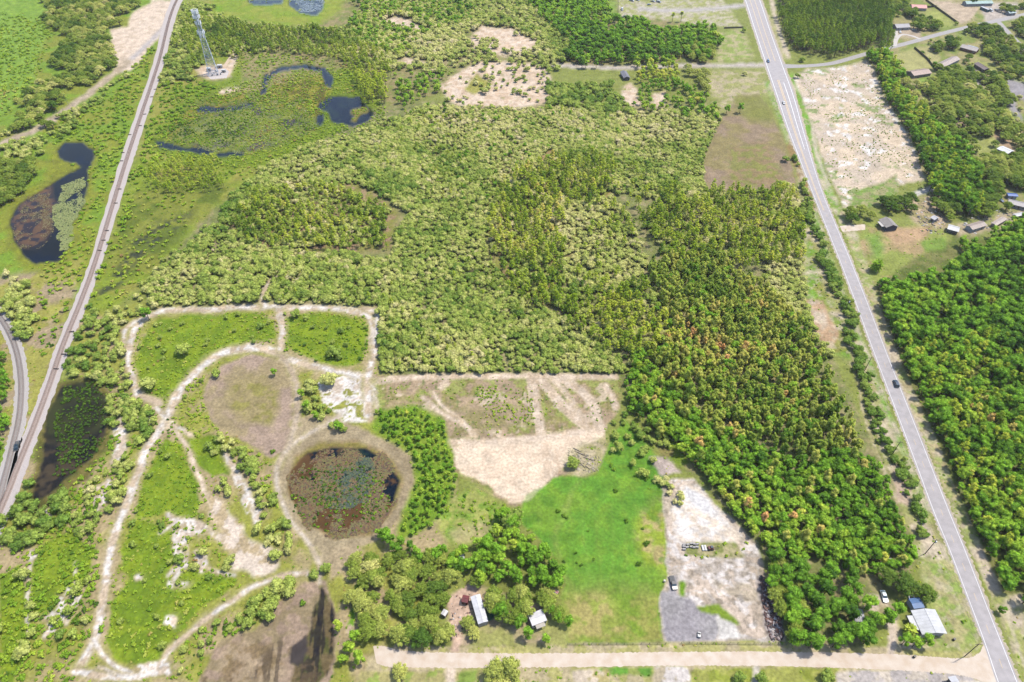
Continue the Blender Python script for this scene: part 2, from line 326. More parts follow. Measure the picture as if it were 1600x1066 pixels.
DK2 = pm([(380, 1066), (400, 1030), (440, 1000), (478, 985), (490, 1040), (480, 1080)], 8, 3); lay(DK2 * sstep(.46, .56, str1), C(96, 82, 66), amt=.75, cls='dry_basin'); lay(BB * sstep(.6, .66, fbm(X0, Y0, 5, 2)) * (GY > 1010) * .6, C(120, 100, 76))
lay(pm([(455, 1012), (478, 995), (486, 1015), (470, 1040), (452, 1035)], 4, 1), C(86, 78, 74, .24), cls='basin_water')
# wetlands and ponds
NAVY = C(14, 34, 62, .12); NAVY2 = C(30, 34, 30, .14)
L1 = pm([(88, 236), (100, 224), (130, 223), (148, 236), (147, 252), (138, 266), (138, 285), (130, 320), (112, 350), (104, 392), (92, 408), (55, 412), (34, 398), (22, 370), (14, 345), (30, 318), (62, 300), (92, 280), (128, 262), (116, 255), (94, 250)], 3, 1)
lay(pm([(80, 232), (120, 215), (158, 232), (150, 270), (142, 320), (124, 365), (108, 412), (60, 424), (24, 408), (4, 350), (20, 305), (70, 285)], 6, 3), C(150, 156, 48), C(136, 140, 50), N_S)
lay(L1, NAVY, NAVY2, N_M, cls='long_pond_water')
lay(L1 * pm([(15, 350), (40, 300), (75, 290), (88, 320), (82, 360), (60, 385), (30, 385)], 6, 3), C(86, 62, 38, .5), C(40, 32, 34, .5), N_S, .4, .6)
L2 = np.maximum(pm([(408, 136), (414, 116), (440, 104), (480, 100), (508, 106), (522, 122), (518, 138), (508, 134), (500, 112), (470, 108), (436, 112), (422, 124), (414, 152), (406, 148)], 2.5, 1),
     np.maximum(pm([(498, 160), (520, 150), (545, 152), (562, 150), (570, 162), (586, 176), (578, 190), (552, 199), (532, 194), (518, 190), (512, 176), (496, 170)], 3, 1),
     np.maximum(pm([(494, 180), (506, 178), (506, 192), (496, 200)], 1, 1), pm([(238, 212), (244, 220), (262, 222), (290, 232), (310, 228), (340, 238), (385, 236), (380, 244), (348, 246), (310, 240), (280, 236), (246, 230)], 2, 1))))
L2 = np.maximum(L2, pm([(306, 168), (320, 165), (345, 168), (375, 162), (396, 160), (392, 168), (360, 174), (328, 176), (308, 176)], 1.5, 1))
L2 = np.maximum(L2, pm([(490, 0), (448, -8), (452, 8), (470, 22), (494, 25), (506, 12), (506, -8)], 2, 1))
L2 = np.maximum(L2, pm([(385, -8), (448, -8), (440, 6), (405, 9), (388, 5)], 2, 1))
ISL = pm([(548, 172), (572, 168), (578, 174), (562, 180), (556, 192), (548, 190), (556, 180), (548, 178)], 1, 1)
L2 = L2 * sstep(.26, .36, N_S + .25 * (GX > 490))
LIL = pm([(262, 215), (320, 180), (400, 160), (480, 180), (500, 200), (440, 222), (385, 240), (330, 232), (290, 226)], 7, 2)
lay(LIL, C(142, 150, 62), C(116, 130, 60), N_S, .4, .6, cls='lily_marsh')
lay(LIL * sstep(.56, .66, N_M), C(66, 62, 64, .5), cls='lily_marsh')
lay(L2, NAVY, C(40, 60, 60, .16), N_S, .5, .7, cls='lily_pond_water')
lay(ISL, C(150, 142, 70), cls='ground')
lay(LIL * sstep(.6, .68, fbm(X0, Y0, 9, 5)), C(126, 140, 44), amt=.8); lay(LIL * sstep(.62, .7, fbm(X0, Y0, 6, 7)), C(44, 58, 62, .2), amt=.8)
MS = pm([(190, 400), (215, 370), (240, 350), (290, 335), (310, 330), (270, 362), (225, 400), (205, 430), (155, 470), (150, 460), (180, 425)], 5, 3)
lay(MS * sstep(.40, .6, N_S), C(52, 58, 40, .5))
# sands at the top left and the trail
lay(pm([(240, 0), (272, 0), (262, 40), (222, 92), (205, 110), (186, 112), (174, 60), (172, 45), (200, 42), (205, 20), (236, 4), (236, -60), (290, -60)], 4, 1), SAND, SANDP, N_S, .45, .7, cls='sand_clearing')
lay(sm([(262, 36), (232, 68), (196, 100)], 8, 1), C(206, 196, 190), cls='sand_clearing')
lay(sm([(200, 96), (150, 138), (108, 168), (60, 200), (20, 218), (-40, 250)], 12, 3), C(214, 194, 168), C(190, 172, 146), N_S, cls='sand_trail')
# top centre sands
for q in ([(735, 55), (752, 43), (800, 46), (838, 62), (842, 78), (810, 86), (770, 88), (742, 78)], [(688, 132), (715, 116), (735, 100), (770, 96), (850, 104), (868, 140), (855, 160), (820, 168), (740, 168), (700, 160)],
          [(560, 30), (640, 30), (680, 50), (640, 48), (600, 40)], [(975, 135), (990, 132), (1005, 165), (985, 170), (970, 160)], [(1020, 150), (1040, 145), (1040, 165), (1025, 168)], [(590, 92), (650, 94), (700, 100), (640, 104)],
          [(305, 105), (360, 100), (362, 78), (370, 82), (362, 122), (330, 125), (310, 118)], [(338, 142), (372, 136), (380, 142), (350, 148)]):
    lay(pm(q, 13, 3), C(196, 178, 136), amt=.6); lay(pm(q, 11, 1) * sstep(.28, .38, N_M * .5 + N_S * .5), SAND, C(226, 198, 168), N_S, .42, .62, cls='sand_clearing')
lay(pm([(745, 115), (770, 132), (740, 148), (725, 140)], 3, 1), OLIVE2)
lay(sm([(865, 102), (960, 106), (1060, 103), (1195, 102)], 8, 1, ragged=.1), C(212, 200, 188), cls='dirt_lane')
lay(pm([(1115, 110), (1195, 110), (1205, 150), (1180, 150), (1130, 175), (1100, 130)], 4, 2), C(200, 186, 150), C(172, 172, 104), N_S)
lay(pm([(1120, 50), (1160, 44), (1178, 90), (1120, 100)], 3, 2), C(160, 176, 90), C(196, 186, 140), N_S)
lay(pm([(965, 0), (1130, 0), (1160, 44), (1100, 40), (1030, 30), (966, 26)], 4, 1), C(206, 196, 170), C(176, 178, 110), N_S)
lay(sm([(1000, 14), (1060, 17), (1110, 14), (1166, 8)], 8, 1, ragged=.1), C(206, 198, 192), cls='dirt_lane')
lay(pm([(850, 0), (965, 0), (962, 24), (880, 20)], 5, 2), C(146, 172, 76))
# brown field beside the highway
BF = pm([(1130, 182), (1150, 150), (1185, 148), (1204, 172), (1228, 225), (1246, 288), (1180, 300), (1105, 298), (1098, 262), (1112, 220)], 3, 1)
lay(BF, C(168, 146, 120), C(160, 146, 98), N_M, cls='brown_field')
lay(BF * pm([(1140, 230), (1200, 220), (1230, 290), (1140, 300)], 8, 3), C(144, 148, 70), C(166, 142, 104), N_S, .4, .6, amt=.8)
lay(BF * pm([(1140, 150), (1200, 150), (1214, 195), (1160, 182)], 6, 3), C(140, 146, 64), amt=.8)
# verges of the highway
WV = [(1240, 250), (1262, 285), (1300, 400), (1345, 525), (1392, 648), (1440, 775), (1486, 880), (1532, 1000), (1540, 1022), (1440, 1018), (1395, 1014), (1450, 940), (1420, 830), (1390, 740), (1362, 660), (1340, 585), (1300, 540), (1268, 480), (1252, 420), (1258, 330)]
lay(pm(WV, 4, 2), C(166, 176, 96), C(186, 178, 124), N_M, cls='road_verge')
lay(sm([(1200, 130), (1245, 250), (1290, 390), (1340, 520), (1392, 655), (1450, 800)], 10, 2), C(132, 170, 70), C(166, 180, 110), N_S, cls='road_verge')
lay(pm([(1262, 285), (1255, 330), (1262, 400), (1262, 470), (1290, 545), (1330, 560), (1350, 600), (1345, 560), (1310, 500), (1280, 430), (1270, 350)], 4, 2), C(130, 170, 56), C(160, 160, 80), N_M, cls='road_verge')
lay(pm([(1258, 468), (1285, 470), (1300, 500), (1312, 520), (1300, 545), (1272, 520)], 3, 1), C(206, 172, 136), cls='road_verge')
lay(pm([(1240, 200), (1262, 280), (1275, 330), (1262, 330), (1248, 280), (1230, 230)], 3, 1), C(164, 138, 88))
lay(sm([(1330, 545), (1340, 590), (1352, 650), (1372, 710), (1400, 780)], 5, 2), C(190, 180, 130), cls='road_verge')
lay(pm([(1390, 725), (1412, 730), (1425, 770), (1420, 792), (1402, 785)], 3, 1), C(206, 182, 158), cls='road_verge')
lay(pm([(1440, 870), (1500, 880), (1530, 1000), (1440, 1015), (1465, 970)], 5, 3), C(192, 184, 128), C(156, 176, 88), N_S, .4, .6, cls='road_verge')
lay(pm([(1200, 20), (1225, 60), (1236, 92), (1222, 96), (1200, 50)], 2, 1), C(184, 182, 120), cls='road_verge')
lay(sm([(1200, -30), (1212, 30), (1232, 90)], 5, 1), C(230, 212, 190), cls='road_verge')
lay(sm([(1238, 120), (1262, 200), (1290, 290), (1318, 345)], 13, 1), C(124, 176, 50), C(146, 176, 70), N_S, cls='road_verge')
lay(sm([(1244, 128), (1266, 178), (1276, 240), (1296, 290)], 4, 1), C(232, 216, 196), cls='road_verge')
lay(sm([(1318, 340), (1345, 405), (1375, 500), (1410, 590), (1450, 680), (1500, 800), (1545, 900), (1590, 1000), (1620, 1066)], 16, 2, sy=.6), C(200, 184, 140), C(168, 180, 100), N_S, .38, .6, cls='road_verge')
lay(pm([(1550, 930), (1600, 930), (1600, 1066), (1592, 1040), (1565, 980)], 3, 2), C(176, 180, 104), C(206, 190, 154), N_S, cls='road_verge')
lay(sm([(1572, 958), (1590, 1010), (1605, 1050)], 3, 1), C(222, 206, 186)); lay(sm([(1582, 948), (1605, 936)], 4, .5), C(222, 206, 186))
VG = (CLS == cls_id('road_verge')) * sstep(.5, .62, fbm(X0, Y0, 6, 3)) * sstep(.45, .55, fbm(X0, Y0, 22, 1)); lay(blur(VG.astype(float), 1) * .9, C(226, 208, 184)); VG2 = (CLS == cls_id('road_verge')) * sstep(.56, .66, fbm(X0, Y0, 3.2, 5)); lay(VG2 * .6, C(206, 194, 160))
# sandy lot east of the highway
EL_ = pm([(1240, 118), (1262, 108), (1310, 106), (1355, 94), (1368, 112), (1380, 150), (1400, 180), (1420, 215), (1434, 245), (1446, 280), (1400, 290), (1360, 320), (1322, 330), (1302, 290), (1282, 240), (1268, 190), (1255, 155)], 4, 1)
lay(EL_, C(236, 214, 186), C(220, 202, 180), N_M, .4, .6, cls='sandy_lot')
lay(EL_ * sstep(.54, .62, fbm(X0, Y0, 5, 3)) * sstep(.42, .5, N_L), C(160, 172, 112), cls='sandy_lot')
lay(EL_ * sstep(.62, .68, fbm(X0, Y0, 6, 1)), SANDW, cls='sandy_lot')
lay(pm([(1330, 300), (1380, 285), (1400, 272), (1405, 300), (1370, 320), (1330, 330)], 4, 1), C(138, 166, 78), C(176, 172, 120), N_S, .4, .55)
lay(sm([(1408, 314), (1432, 303), (1456, 295)], 10, .6, ragged=.05), C(226, 220, 214)); lay(sm([(1456, 295), (1466, 306)], 6, .5, ragged=.05), C(206, 200, 196))
lay(pm([(1400, 315), (1470, 300), (1480, 340), (1500, 360), (1430, 350)], 5, 2), C(210, 186, 154), C(170, 160, 110), N_S)
lay(pm([(1490, 350), (1560, 335), (1600, 320), (1600, 350), (1500, 372)], 4, 2), C(200, 182, 150), C(166, 168, 100), N_S)
# yards in the housing at the top right
for q, c in (([(1398, 84), (1428, 76), (1462, 112), (1440, 108), (1408, 112)], C(194, 190, 122)), ([(1430, 74), (1462, 70), (1470, 96), (1456, 96)], C(196, 188, 128)), ([(1442, 18), (1462, 14), (1498, 38), (1478, 42), (1456, 32)], C(176, 182, 96)),
             ([(1450, 0), (1478, 0), (1530, 12), (1520, 30), (1502, 38), (1480, 22)], C(216, 194, 166)), ([(1518, 92), (1560, 100), (1575, 125), (1550, 118)], C(176, 180, 100)), ([(1512, 212), (1555, 215), (1550, 250), (1530, 246)], C(176, 180, 100)),
             ([(1432, 122), (1460, 116), (1465, 128), (1448, 140)], C(150, 176, 80)), ([(1510, 100), (1535, 135), (1545, 150), (1530, 140)], C(222, 210, 200)), ([(1475, 175), (1530, 180), (1520, 200), (1490, 200)], C(214, 186, 156)),
             ([(1395, 40), (1440, 44), (1440, 60), (1400, 60)], C(206, 186, 160)), ([(1530, 170), (1570, 205), (1590, 240), (1560, 225)], C(198, 168, 138)), ([(1530, 5), (1590, 4), (1590, 30), (1540, 34)], C(214, 200, 186))):
    lay(pm(q, 3, 1), c, tuple(x * .86 for x in c), N_S, cls='yard')
lay(pm([(1572, 122), (1600, 130), (1640, 140), (1640, 160), (1600, 158), (1585, 150), (1590, 170), (1600, 190), (1580, 175), (1570, 145)], 2, 1), C(172, 166, 168), cls='gravel_yard')
# cleared lot in the middle
CL = pm([(575, 585), (965, 583), (972, 612), (966, 645), (945, 665), (945, 700), (905, 735), (862, 748), (830, 785), (800, 792), (760, 765), (712, 742), (704, 700), (690, 655), (640, 632), (610, 625), (596, 640), (575, 665)], 4, 1)
lay(CL, C(188, 164, 134), C(158, 150, 92), N_S * .5 + N_M * .5, .46, .6, cls='cleared_lot')
lay(CL * sstep(.56, .64, N_S), C(168, 172, 96), cls='cleared_lot')
lay(CL * sstep(.62, .7, fbm(X0, Y0, 7, 6)) * .8, SANDP, cls='cleared_lot')
lay(pm([(640, 650), (700, 640), (820, 640), (830, 660), (700, 690), (690, 670)], 6, 3) * CL, C(164, 152, 104), C(184, 162, 132), N_S, cls='cleared_lot')
LS0 = LS = pm([(706, 700), (735, 692), (845, 682), (915, 672), (944, 664), (944, 682), (905, 702), (886, 725), (862, 742), (828, 780), (800, 786), (765, 762), (722, 742), (710, 722)], 4, 1)
lay(LS, C(250, 228, 198), C(246, 218, 186), N_S, cls='sand_clearing')
lay(pm([(842, 692), (865, 690), (880, 735), (862, 748), (850, 740)], 4, 1) * sstep(.4, .6, str1), C(214, 180, 146))
lay(pm([(885, 700), (945, 680), (948, 720), (905, 745), (880, 735)], 6, 3), C(190, 180, 128), C(206, 190, 154), N_S)
for p_, w_ in (([(830, 588), (836, 630), (846, 676)], 13), ([(840, 590), (872, 625), (915, 668)], 15), ([(862, 588), (905, 610), (928, 636), (938, 665)], 11), ([(700, 690), (780, 690), (860, 682), (942, 668)], 13), ([(578, 598), (640, 590), (780, 588), (960, 588)], 11),
               ([(660, 620), (690, 645), (725, 662), (740, 680)], 8), ([(945, 600), (958, 625), (962, 640)], 7)):
    m_ = sm(p_, w_, 2); lay(m_, SAND, SANDP, N_S, .5, .68, cls='sand_track'); lay(m_ * sstep(.55, .62, fbm(X0 * 2.4, Y0 * .4, 6, 4)), C(206, 180, 148), amt=.6)
ruts([(830, 592), (838, 635), (847, 678)], 12); ruts([(846, 592), (876, 630), (918, 670)], 14); ruts([(884, 590), (915, 615), (930, 640), (938, 668)], 12); ruts([(945, 602), (956, 620), (964, 640)], 8); ruts([(862, 592), (890, 622), (905, 650)], 9); ruts([(848, 694), (856, 715), (862, 745)], 16)
for dy_ in (-5, 0, 5): lay(sm([(700, 692 + dy_), (780, 690 + dy_), (860, 682 + dy_), (942, 666 + dy_)], 2.2, 2, 1, .4), C(200, 178, 146), amt=.6)
for dx_ in range(4): lay(sm([(745 + dx_ * 16, 762 - dx_ * 3), (775 + dx_ * 10, 776 - dx_ * 6), (800 + dx_ * 6, 786 - dx_ * 12)], 1.8, 2, 1, .4), C(206, 172, 140), amt=.7)
lay(sm([(672, 612), (700, 640), (728, 662), (745, 682)], 6, 5, 1, .6), SAND, C(214, 190, 158), N_S, cls='sand_track')
lay(pm([(496, 596), (540, 588), (590, 592), (584, 640), (572, 660), (540, 662), (515, 640), (500, 622)], 9, 1) * sstep(.36, .46, N_S), SANDW, C(224, 206, 186), N_S, .5, .65, cls='sand_clearing')
# tracks
def track(pts, wpx, c=SANDW, c2=C(222, 200, 174)):
    wpx = wpx * 1.2
    h = sm(pts, wpx * 1.9, 6, 2, .6); lay(h, C(206, 188, 154), C(178, 170, 110), N_S, .45, .62, amt=.85)
    m = sm(pts, wpx, 4, 1, .7); lay(m, c, c2, N_S, .42, .62, cls='sand_track')
    if wpx > 7:
        for o_ in (-.16, .2): lay(sm([(x + wpx * o_, y) for x, y in pts], 1.8, 4, 1, .6) * sstep(.4, .5, N_S), C(206, 184, 152), amt=.7); ex(blur((m > .4).astype(float), 1) > .2)
T1 = [(118, 1050), (150, 995), (162, 920), (178, 840), (204, 772), (226, 708), (258, 655), (282, 612), (312, 578), (345, 554), (385, 543), (420, 545), (450, 560), (500, 574), (578, 592)]
track(T1, 9)
track([(258, 655), (240, 630), (214, 612), (203, 575), (204, 532), (224, 502), (262, 485), (330, 483), (415, 479), (470, 482), (592, 484)], 7)
track([(437, 483), (442, 510), (438, 545)], 6); track([(545, 486), (578, 500), (584, 540), (576, 590), (574, 650)], 7); track([(592, 484), (586, 540), (574, 598)], 5)
track([(192, 540), (196, 515), (222, 500)], 4)
track([(258, 662), (284, 688), (308, 738), (332, 796), (350, 820), (375, 850), (400, 872)], 5, SANDP, SAND)
lay(pm([(318, 770), (345, 790), (390, 842), (436, 862), (436, 892), (395, 905), (366, 892), (362, 862), (330, 835)], 8, 2), C(240, 222, 202), C(206, 184, 146), N_S, .4, .6, cls='sand_clearing')
track([(158, 1045), (205, 1056), (250, 1046), (262, 1020), (300, 985), (345, 952), (395, 918), (440, 900), (480, 896)], 6); track([(148, 1000), (168, 1032), (205, 1052)], 6); track([(118, 1050), (190, 1058), (250, 1050)], 10)
track([(500, 886), (484, 850), (452, 812), (434, 770), (432, 736), (450, 700), (500, 668), (530, 650)], 6, C(222, 208, 190), C(204, 188, 160)); track([(440, 556), (456, 580), (466, 612), (463, 655), (448, 702)], 6, C(206, 188, 166), C(194, 174, 148))
track([(415, 479), (410, 468), (414, 452), (424, 440), (441, 432)], 6.5); track([(352, 712), (370, 738), (388, 770), (400, 818)], 7); track([(262, 804), (285, 816), (318, 822), (336, 838)], 6); track([(275, 812), (272, 850), (284, 880), (272, 905)], 5); track([(308, 860), (330, 888), (366, 900)], 5); track([(188, 655), (196, 690), (176, 722)], 6, SANDP); track([(500, 884), (502, 910)], 4, C(222, 208, 190)); track([(250, 832), (280, 815), (290, 870), (262, 900)], 3); track([(118, 880), (112, 940), (105, 975)], 3)
track([(268, 660), (298, 682)], 5); track([(212, 615), (250, 628)], 8); track([(50, 870), (42, 925), (42, 990)], 3); 
for q in ([(262, 806), (285, 815), (320, 818), (322, 832), (295, 838), (280, 852), (286, 872), (298, 884), (284, 890), (272, 868), (268, 840)], [(300, 860), (320, 858), (330, 885), (318, 895), (306, 880)], [(205, 900), (216, 896), (222, 906), (208, 910)], [(262, 905), (300, 908), (290, 918), (262, 916)],
          [(178, 655), (196, 650), (200, 700), (186, 724), (176, 716), (182, 690)], [(150, 760), (172, 745), (176, 775), (150, 800), (140, 790)], [(92, 930), (112, 905), (125, 925), (100, 975), (84, 970)], [(62, 960), (84, 955), (90, 985), (66, 1000)], [(360, 735), (376, 742), (404, 800), (398, 822), (382, 800)], [(255, 960), (276, 966), (270, 980), (250, 975)], [(212, 1040), (262, 1030), (270, 1058), (215, 1062)], [(70, 800), (82, 798), (84, 812), (70, 814)], [(45, 862), (60, 860), (58, 874), (44, 876)], [(205, 640), (240, 650), (248, 662), (212, 660)]):
    h_ = pm([(x + (x - q[0][0]) * .3, y) for x, y in q], 10, 3); lay(h_, C(196, 178, 140), C(170, 168, 96), N_S, .45, .6, amt=.8); lay(pm(q, 6, 1) * sstep(.36, .5, N_S), SANDW, C(224, 204, 180), N_S, .5, .65, cls='sand_clearing')
lay(pm([(1450, 470), (1500, 452), (1560, 440), (1600, 425), (1600, 432), (1500, 462), (1455, 478)], 4, 1), C(170, 160, 96))
# green meadow, lower middle
GM = pm([(818, 775), (868, 746), (932, 742), (948, 700), (975, 655), (1000, 680), (1032, 725), (1048, 770), (1042, 830), (1040, 900), (1030, 930), (1032, 1002), (888, 1006), (878, 950), (882, 900), (858, 855), (812, 812)], 4, 1)
lay(GM, C(112, 164, 52), C(130, 170, 54), N_S * .5 + N_M * .5, cls='green_meadow')
lay(GM * pm([(985, 820), (1050, 760), (1050, 900), (1000, 880)], 8, 4), C(160, 178, 60), C(196, 180, 120), N_S, .45, .65)
for k_ in range(9): lay(sm([(840 + k_ * 22, 770 + (k_ % 3) * 8), (850 + k_ * 21, 850), (880 + k_ * 16, 960)], 3.5, 9, 1, .8) * GM, C(146, 176, 72), amt=.35)
lay(sm([(905, 750), (880, 800), (870, 860), (900, 940), (960, 1000)], 5, 10, 2, .6) * GM, C(168, 174, 96), amt=.5); lay(GM * sstep(.56, .66, fbm(X0, Y0, 9, 1)), C(96, 148, 44), amt=.6)
lay(GM * sstep(880, 960, GY + 60 * WM1 + 20 * WN1), C(168, 168, 86), C(136, 164, 56), N_S * .6 + N_M * .4, .42, .6)
lay(GM * pm([(880, 930), (960, 930), (980, 990), (885, 1000)], 8, 4), C(196, 180, 116), C(166, 172, 84), N_S, amt=.7)
lay(pm([(590, 640), (650, 635), (690, 650), (706, 700), (712, 745), (700, 800), (660, 830), (620, 850), (630, 800), (650, 750), (640, 710), (580, 670)], 5, 2), C(126, 162, 46), C(144, 170, 54), N_S)
lay(pm([(690, 790), (740, 765), (800, 795), (800, 830), (720, 855), (680, 830)], 6, 3), C(176, 180, 96), C(140, 172, 66), N_S)
lay(pm([(700, 830), (770, 815), (760, 845), (710, 852)], 5, 2), C(206, 190, 140), amt=.7)
# white yard with asphalt pad
WY = pm([(1036, 752), (1082, 748), (1108, 775), (1150, 815), (1182, 850), (1196, 900), (1212, 950), (1226, 1002), (1036, 1004), (1032, 930), (1044, 900), (1040, 830)], 3, 1)
sw = fbm(X0 + 6 * WM1 * 8, Y0 * 1.4 + 10 * WM2 * 8, 3.2, 1)
lay(WY, C(226, 206, 186), C(240, 230, 222), sw, .42, .6, cls='sandy_yard')
lay(WY * sstep(.48, .6, N_M) * sstep(.4, .55, sw) * .8, C(196, 178, 148), cls='sandy_yard'); lay(WY * sstep(.5, .62, fbm(X0, Y0, 6, 2)) * (GY > 865) * .6, C(176, 160, 140), cls='sandy_yard'); lay(WY * sstep(.70, .76, vn(X0, Y0, 1.5, 4)) * .5, C(140, 128, 110))
lay(pm([(1070, 755), (1095, 765), (1130, 805), (1160, 835), (1145, 850), (1060, 845), (1050, 800)], 4, 2), C(246, 228, 206), SANDW, N_S, cls='sandy_yard')
lay(pm([(1070, 760), (1100, 775), (1125, 800), (1100, 802), (1075, 780)], 3, 1), C(246, 242, 240))
lay(pm([(1075, 848), (1150, 846), (1162, 870), (1075, 868)], 4, 1), C(150, 156, 90), C(196, 184, 140), N_S)
PAD = pm([(1032, 926), (1050, 922), (1060, 930), (1082, 936), (1092, 950), (1120, 958), (1126, 985), (1118, 1002), (1040, 1004), (1034, 960)], 2, 1)
lay(PAD, C(172, 165, 168), C(182, 176, 176), N_M, cls='asphalt_pad')
lay(pm([(1046, 900), (1056, 898), (1058, 930), (1044, 928)], 2, 1), C(176, 170, 172), cls='asphalt_pad')
lay(pm([(1058, 908), (1070, 906), (1070, 930), (1062, 930)], 2, 1), C(120, 160, 40)); lay(pm([(1090, 948), (1122, 944), (1150, 965), (1158, 978), (1140, 974), (1122, 960), (1096, 956)], 3, 1), C(138, 164, 52))
lay(pm([(1118, 960), (1148, 975), (1162, 998), (1122, 1000), (1124, 980)], 2, 1), C(234, 228, 220)); lay(pm([(1182, 900), (1200, 920), (1222, 985), (1195, 990), (1185, 940)], 3, 1), C(190, 176, 170), C(120, 108, 104), N_F)
# bottom: yards, dirt road surroundings
lay(pm([(560, 1400), (572, 1030), (620, 1005), (720, 1010), (860, 1008), (890, 1004), (1230, 1004), (1400, 1012), (1560, 1024), (1600, 1100), (1600, 1400)], 3, 1), C(190, 184, 116), C(206, 190, 150), N_S, .45, .6)
for q, c, c2 in (([(560, 1050), (690, 1048), (692, 1066), (600, 1100), (550, 1100)], C(160, 178, 86), C(190, 180, 120)), ([(710, 1050), (745, 1050), (740, 1100), (710, 1100)], C(150, 174, 80), C(190, 180, 120)), ([(935, 1042), (1020, 1044), (1020, 1056), (935, 1056)], C(112, 164, 60), C(160, 170, 90)),
                 ([(895, 1048), (950, 1045), (952, 1100), (890, 1100)], C(226, 208, 184), C(190, 176, 120)), ([(1022, 1042), (1078, 1044), (1080, 1100), (1015, 1100)], C(232, 222, 214), C(206, 190, 160)), ([(1080, 1046), (1310, 1044), (1290, 1100), (1080, 1100)], C(178, 180, 92), C(160, 170, 70)),
                 ([(1305, 1052), (1350, 1046), (1460, 1046), (1550, 1046), (1560, 1100), (1310, 1100)], C(200, 190, 184), C(222, 208, 190)), ([(1518, 1052), (1535, 1056), (1540, 1066), (1522, 1066)], C(160, 160, 90), C(180, 170, 110))):
    lay(pm(q, 3, 1), c, c2, N_S, .45, .6, cls='yard')
lay(pm([(696, 1040), (712, 1040), (708, 1100), (698, 1100)], 1, 1), C(236, 216, 192), cls='dirt_lane'); lay(sm([(1182, 1044), (1180, 1080)], 10, 1), C(216, 206, 190), cls='dirt_lane')
lay(pm([(700, 930), (745, 905), (770, 920), (860, 950), (890, 985), (885, 1008), (720, 1010), (706, 1015), (700, 980)], 5, 2), C(206, 182, 150), C(176, 176, 104), N_M, .45, .6, cls='yard')
lay(pm([(698, 935), (745, 900), (748, 915), (740, 945), (722, 985), (716, 1020), (704, 1020), (706, 975)], 3, 1), C(228, 196, 172), cls='dirt_lane')
lay(pm([(1345, 930), (1380, 930), (1400, 960), (1412, 1010), (1388, 1016), (1395, 985), (1350, 950)], 4, 2), C(216, 198, 174), C(190, 178, 130), N_S, cls='yard')
lay(sm([(1392, 965), (1395, 1000), (1392, 1022)], 12, .5), C(226, 208, 188), cls='dirt_lane')
lay(pm([(560, 905), (548, 960), (540, 990), (552, 995), (556, 950), (566, 920)], 2, 1), C(206, 186, 156), C(120, 170, 40), N_S)
lay(pm([(520, 860), (560, 850), (565, 870), (530, 900), (515, 905)], 4, 2), C(194, 174, 140)); lay(pm([(1015, 715), (1050, 715), (1062, 740), (1035, 745)], 3, 1), C(206, 188, 176)); lay(pm([(1025, 680), (1095, 690), (1100, 720), (1060, 730), (1030, 710)], 5, 2), C(134, 160, 50), C(160, 150, 90), N_S)

WATER_CLS = {'marsh_water', 'round_pond_water', 'long_pond_water', 'lily_pond_water', 'basin_water'}
for nm in WATER_CLS: ex(blur((CLS == CLSN.index(nm)).astype(float), 1) > .3)
OPEN = {'sand_track', 'sand_clearing', 'dry_pond_bed', 'dry_basin', 'cleared_lot', 'green_meadow', 'sandy_yard', 'asphalt_pad', 'sandy_lot', 'brown_field', 'road_verge', 'dirt_lane', 'yard', 'meadow', 'lily_marsh', 'gravel_yard', 'sand_trail'}
OPENM = np.zeros(X0.shape, bool)
for nm in OPEN:
    if nm in CLSN: OPENM |= CLS == CLSN.index(nm)
# speckle: weeds, litter, bare spots
sp1 = fbm(X0, Y0, 2.2, 3, 3); sp3 = vn(X0, Y0, .8, 2); COVER *= (.74 + .34 * sp1 + .14 * sp3)[..., None]
sp2 = vn(X0, Y0, 1.6, 5); mk = sstep(.80, .9, sp2) * (CLS == cls_id('cleared_lot')) * .7; COVER[:] = COVER * (1 - mk[..., None]) + np.array(C(110, 130, 60)) * mk[..., None]

COVER = COVER * (1 - .75 * LS0[..., None]) + .75 * LS0[..., None] * (.5 * COVER + .5 * np.array(C(250, 228, 204)))
nr, nc = X0.shape
Vall = np.stack([X0, Y0, np.zeros_like(X0)], -1).reshape(-1, 3)
iv = np.arange(nr * nc).reshape(nr, nc)
Q = np.stack([iv[1:, :-1], iv[1:, 1:], iv[:-1, 1:], iv[:-1, :-1]], -1).reshape(-1, 4)
fc = CLS[:-1, :-1].ravel(); CF = COVER.reshape(-1, 3)
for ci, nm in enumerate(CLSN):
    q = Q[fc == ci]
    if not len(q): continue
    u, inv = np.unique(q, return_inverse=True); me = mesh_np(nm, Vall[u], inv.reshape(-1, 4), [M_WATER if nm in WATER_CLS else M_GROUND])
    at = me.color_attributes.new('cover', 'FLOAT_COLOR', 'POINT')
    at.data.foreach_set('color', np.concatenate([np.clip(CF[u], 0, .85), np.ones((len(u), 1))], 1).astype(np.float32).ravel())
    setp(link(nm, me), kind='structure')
def grid_at(A, px, py):
    j = np.clip(np.searchsorted(gx, px), 0, len(gx) - 1); i = np.clip(np.searchsorted(gy, py), 0, len(gy) - 1); return A[i, j]

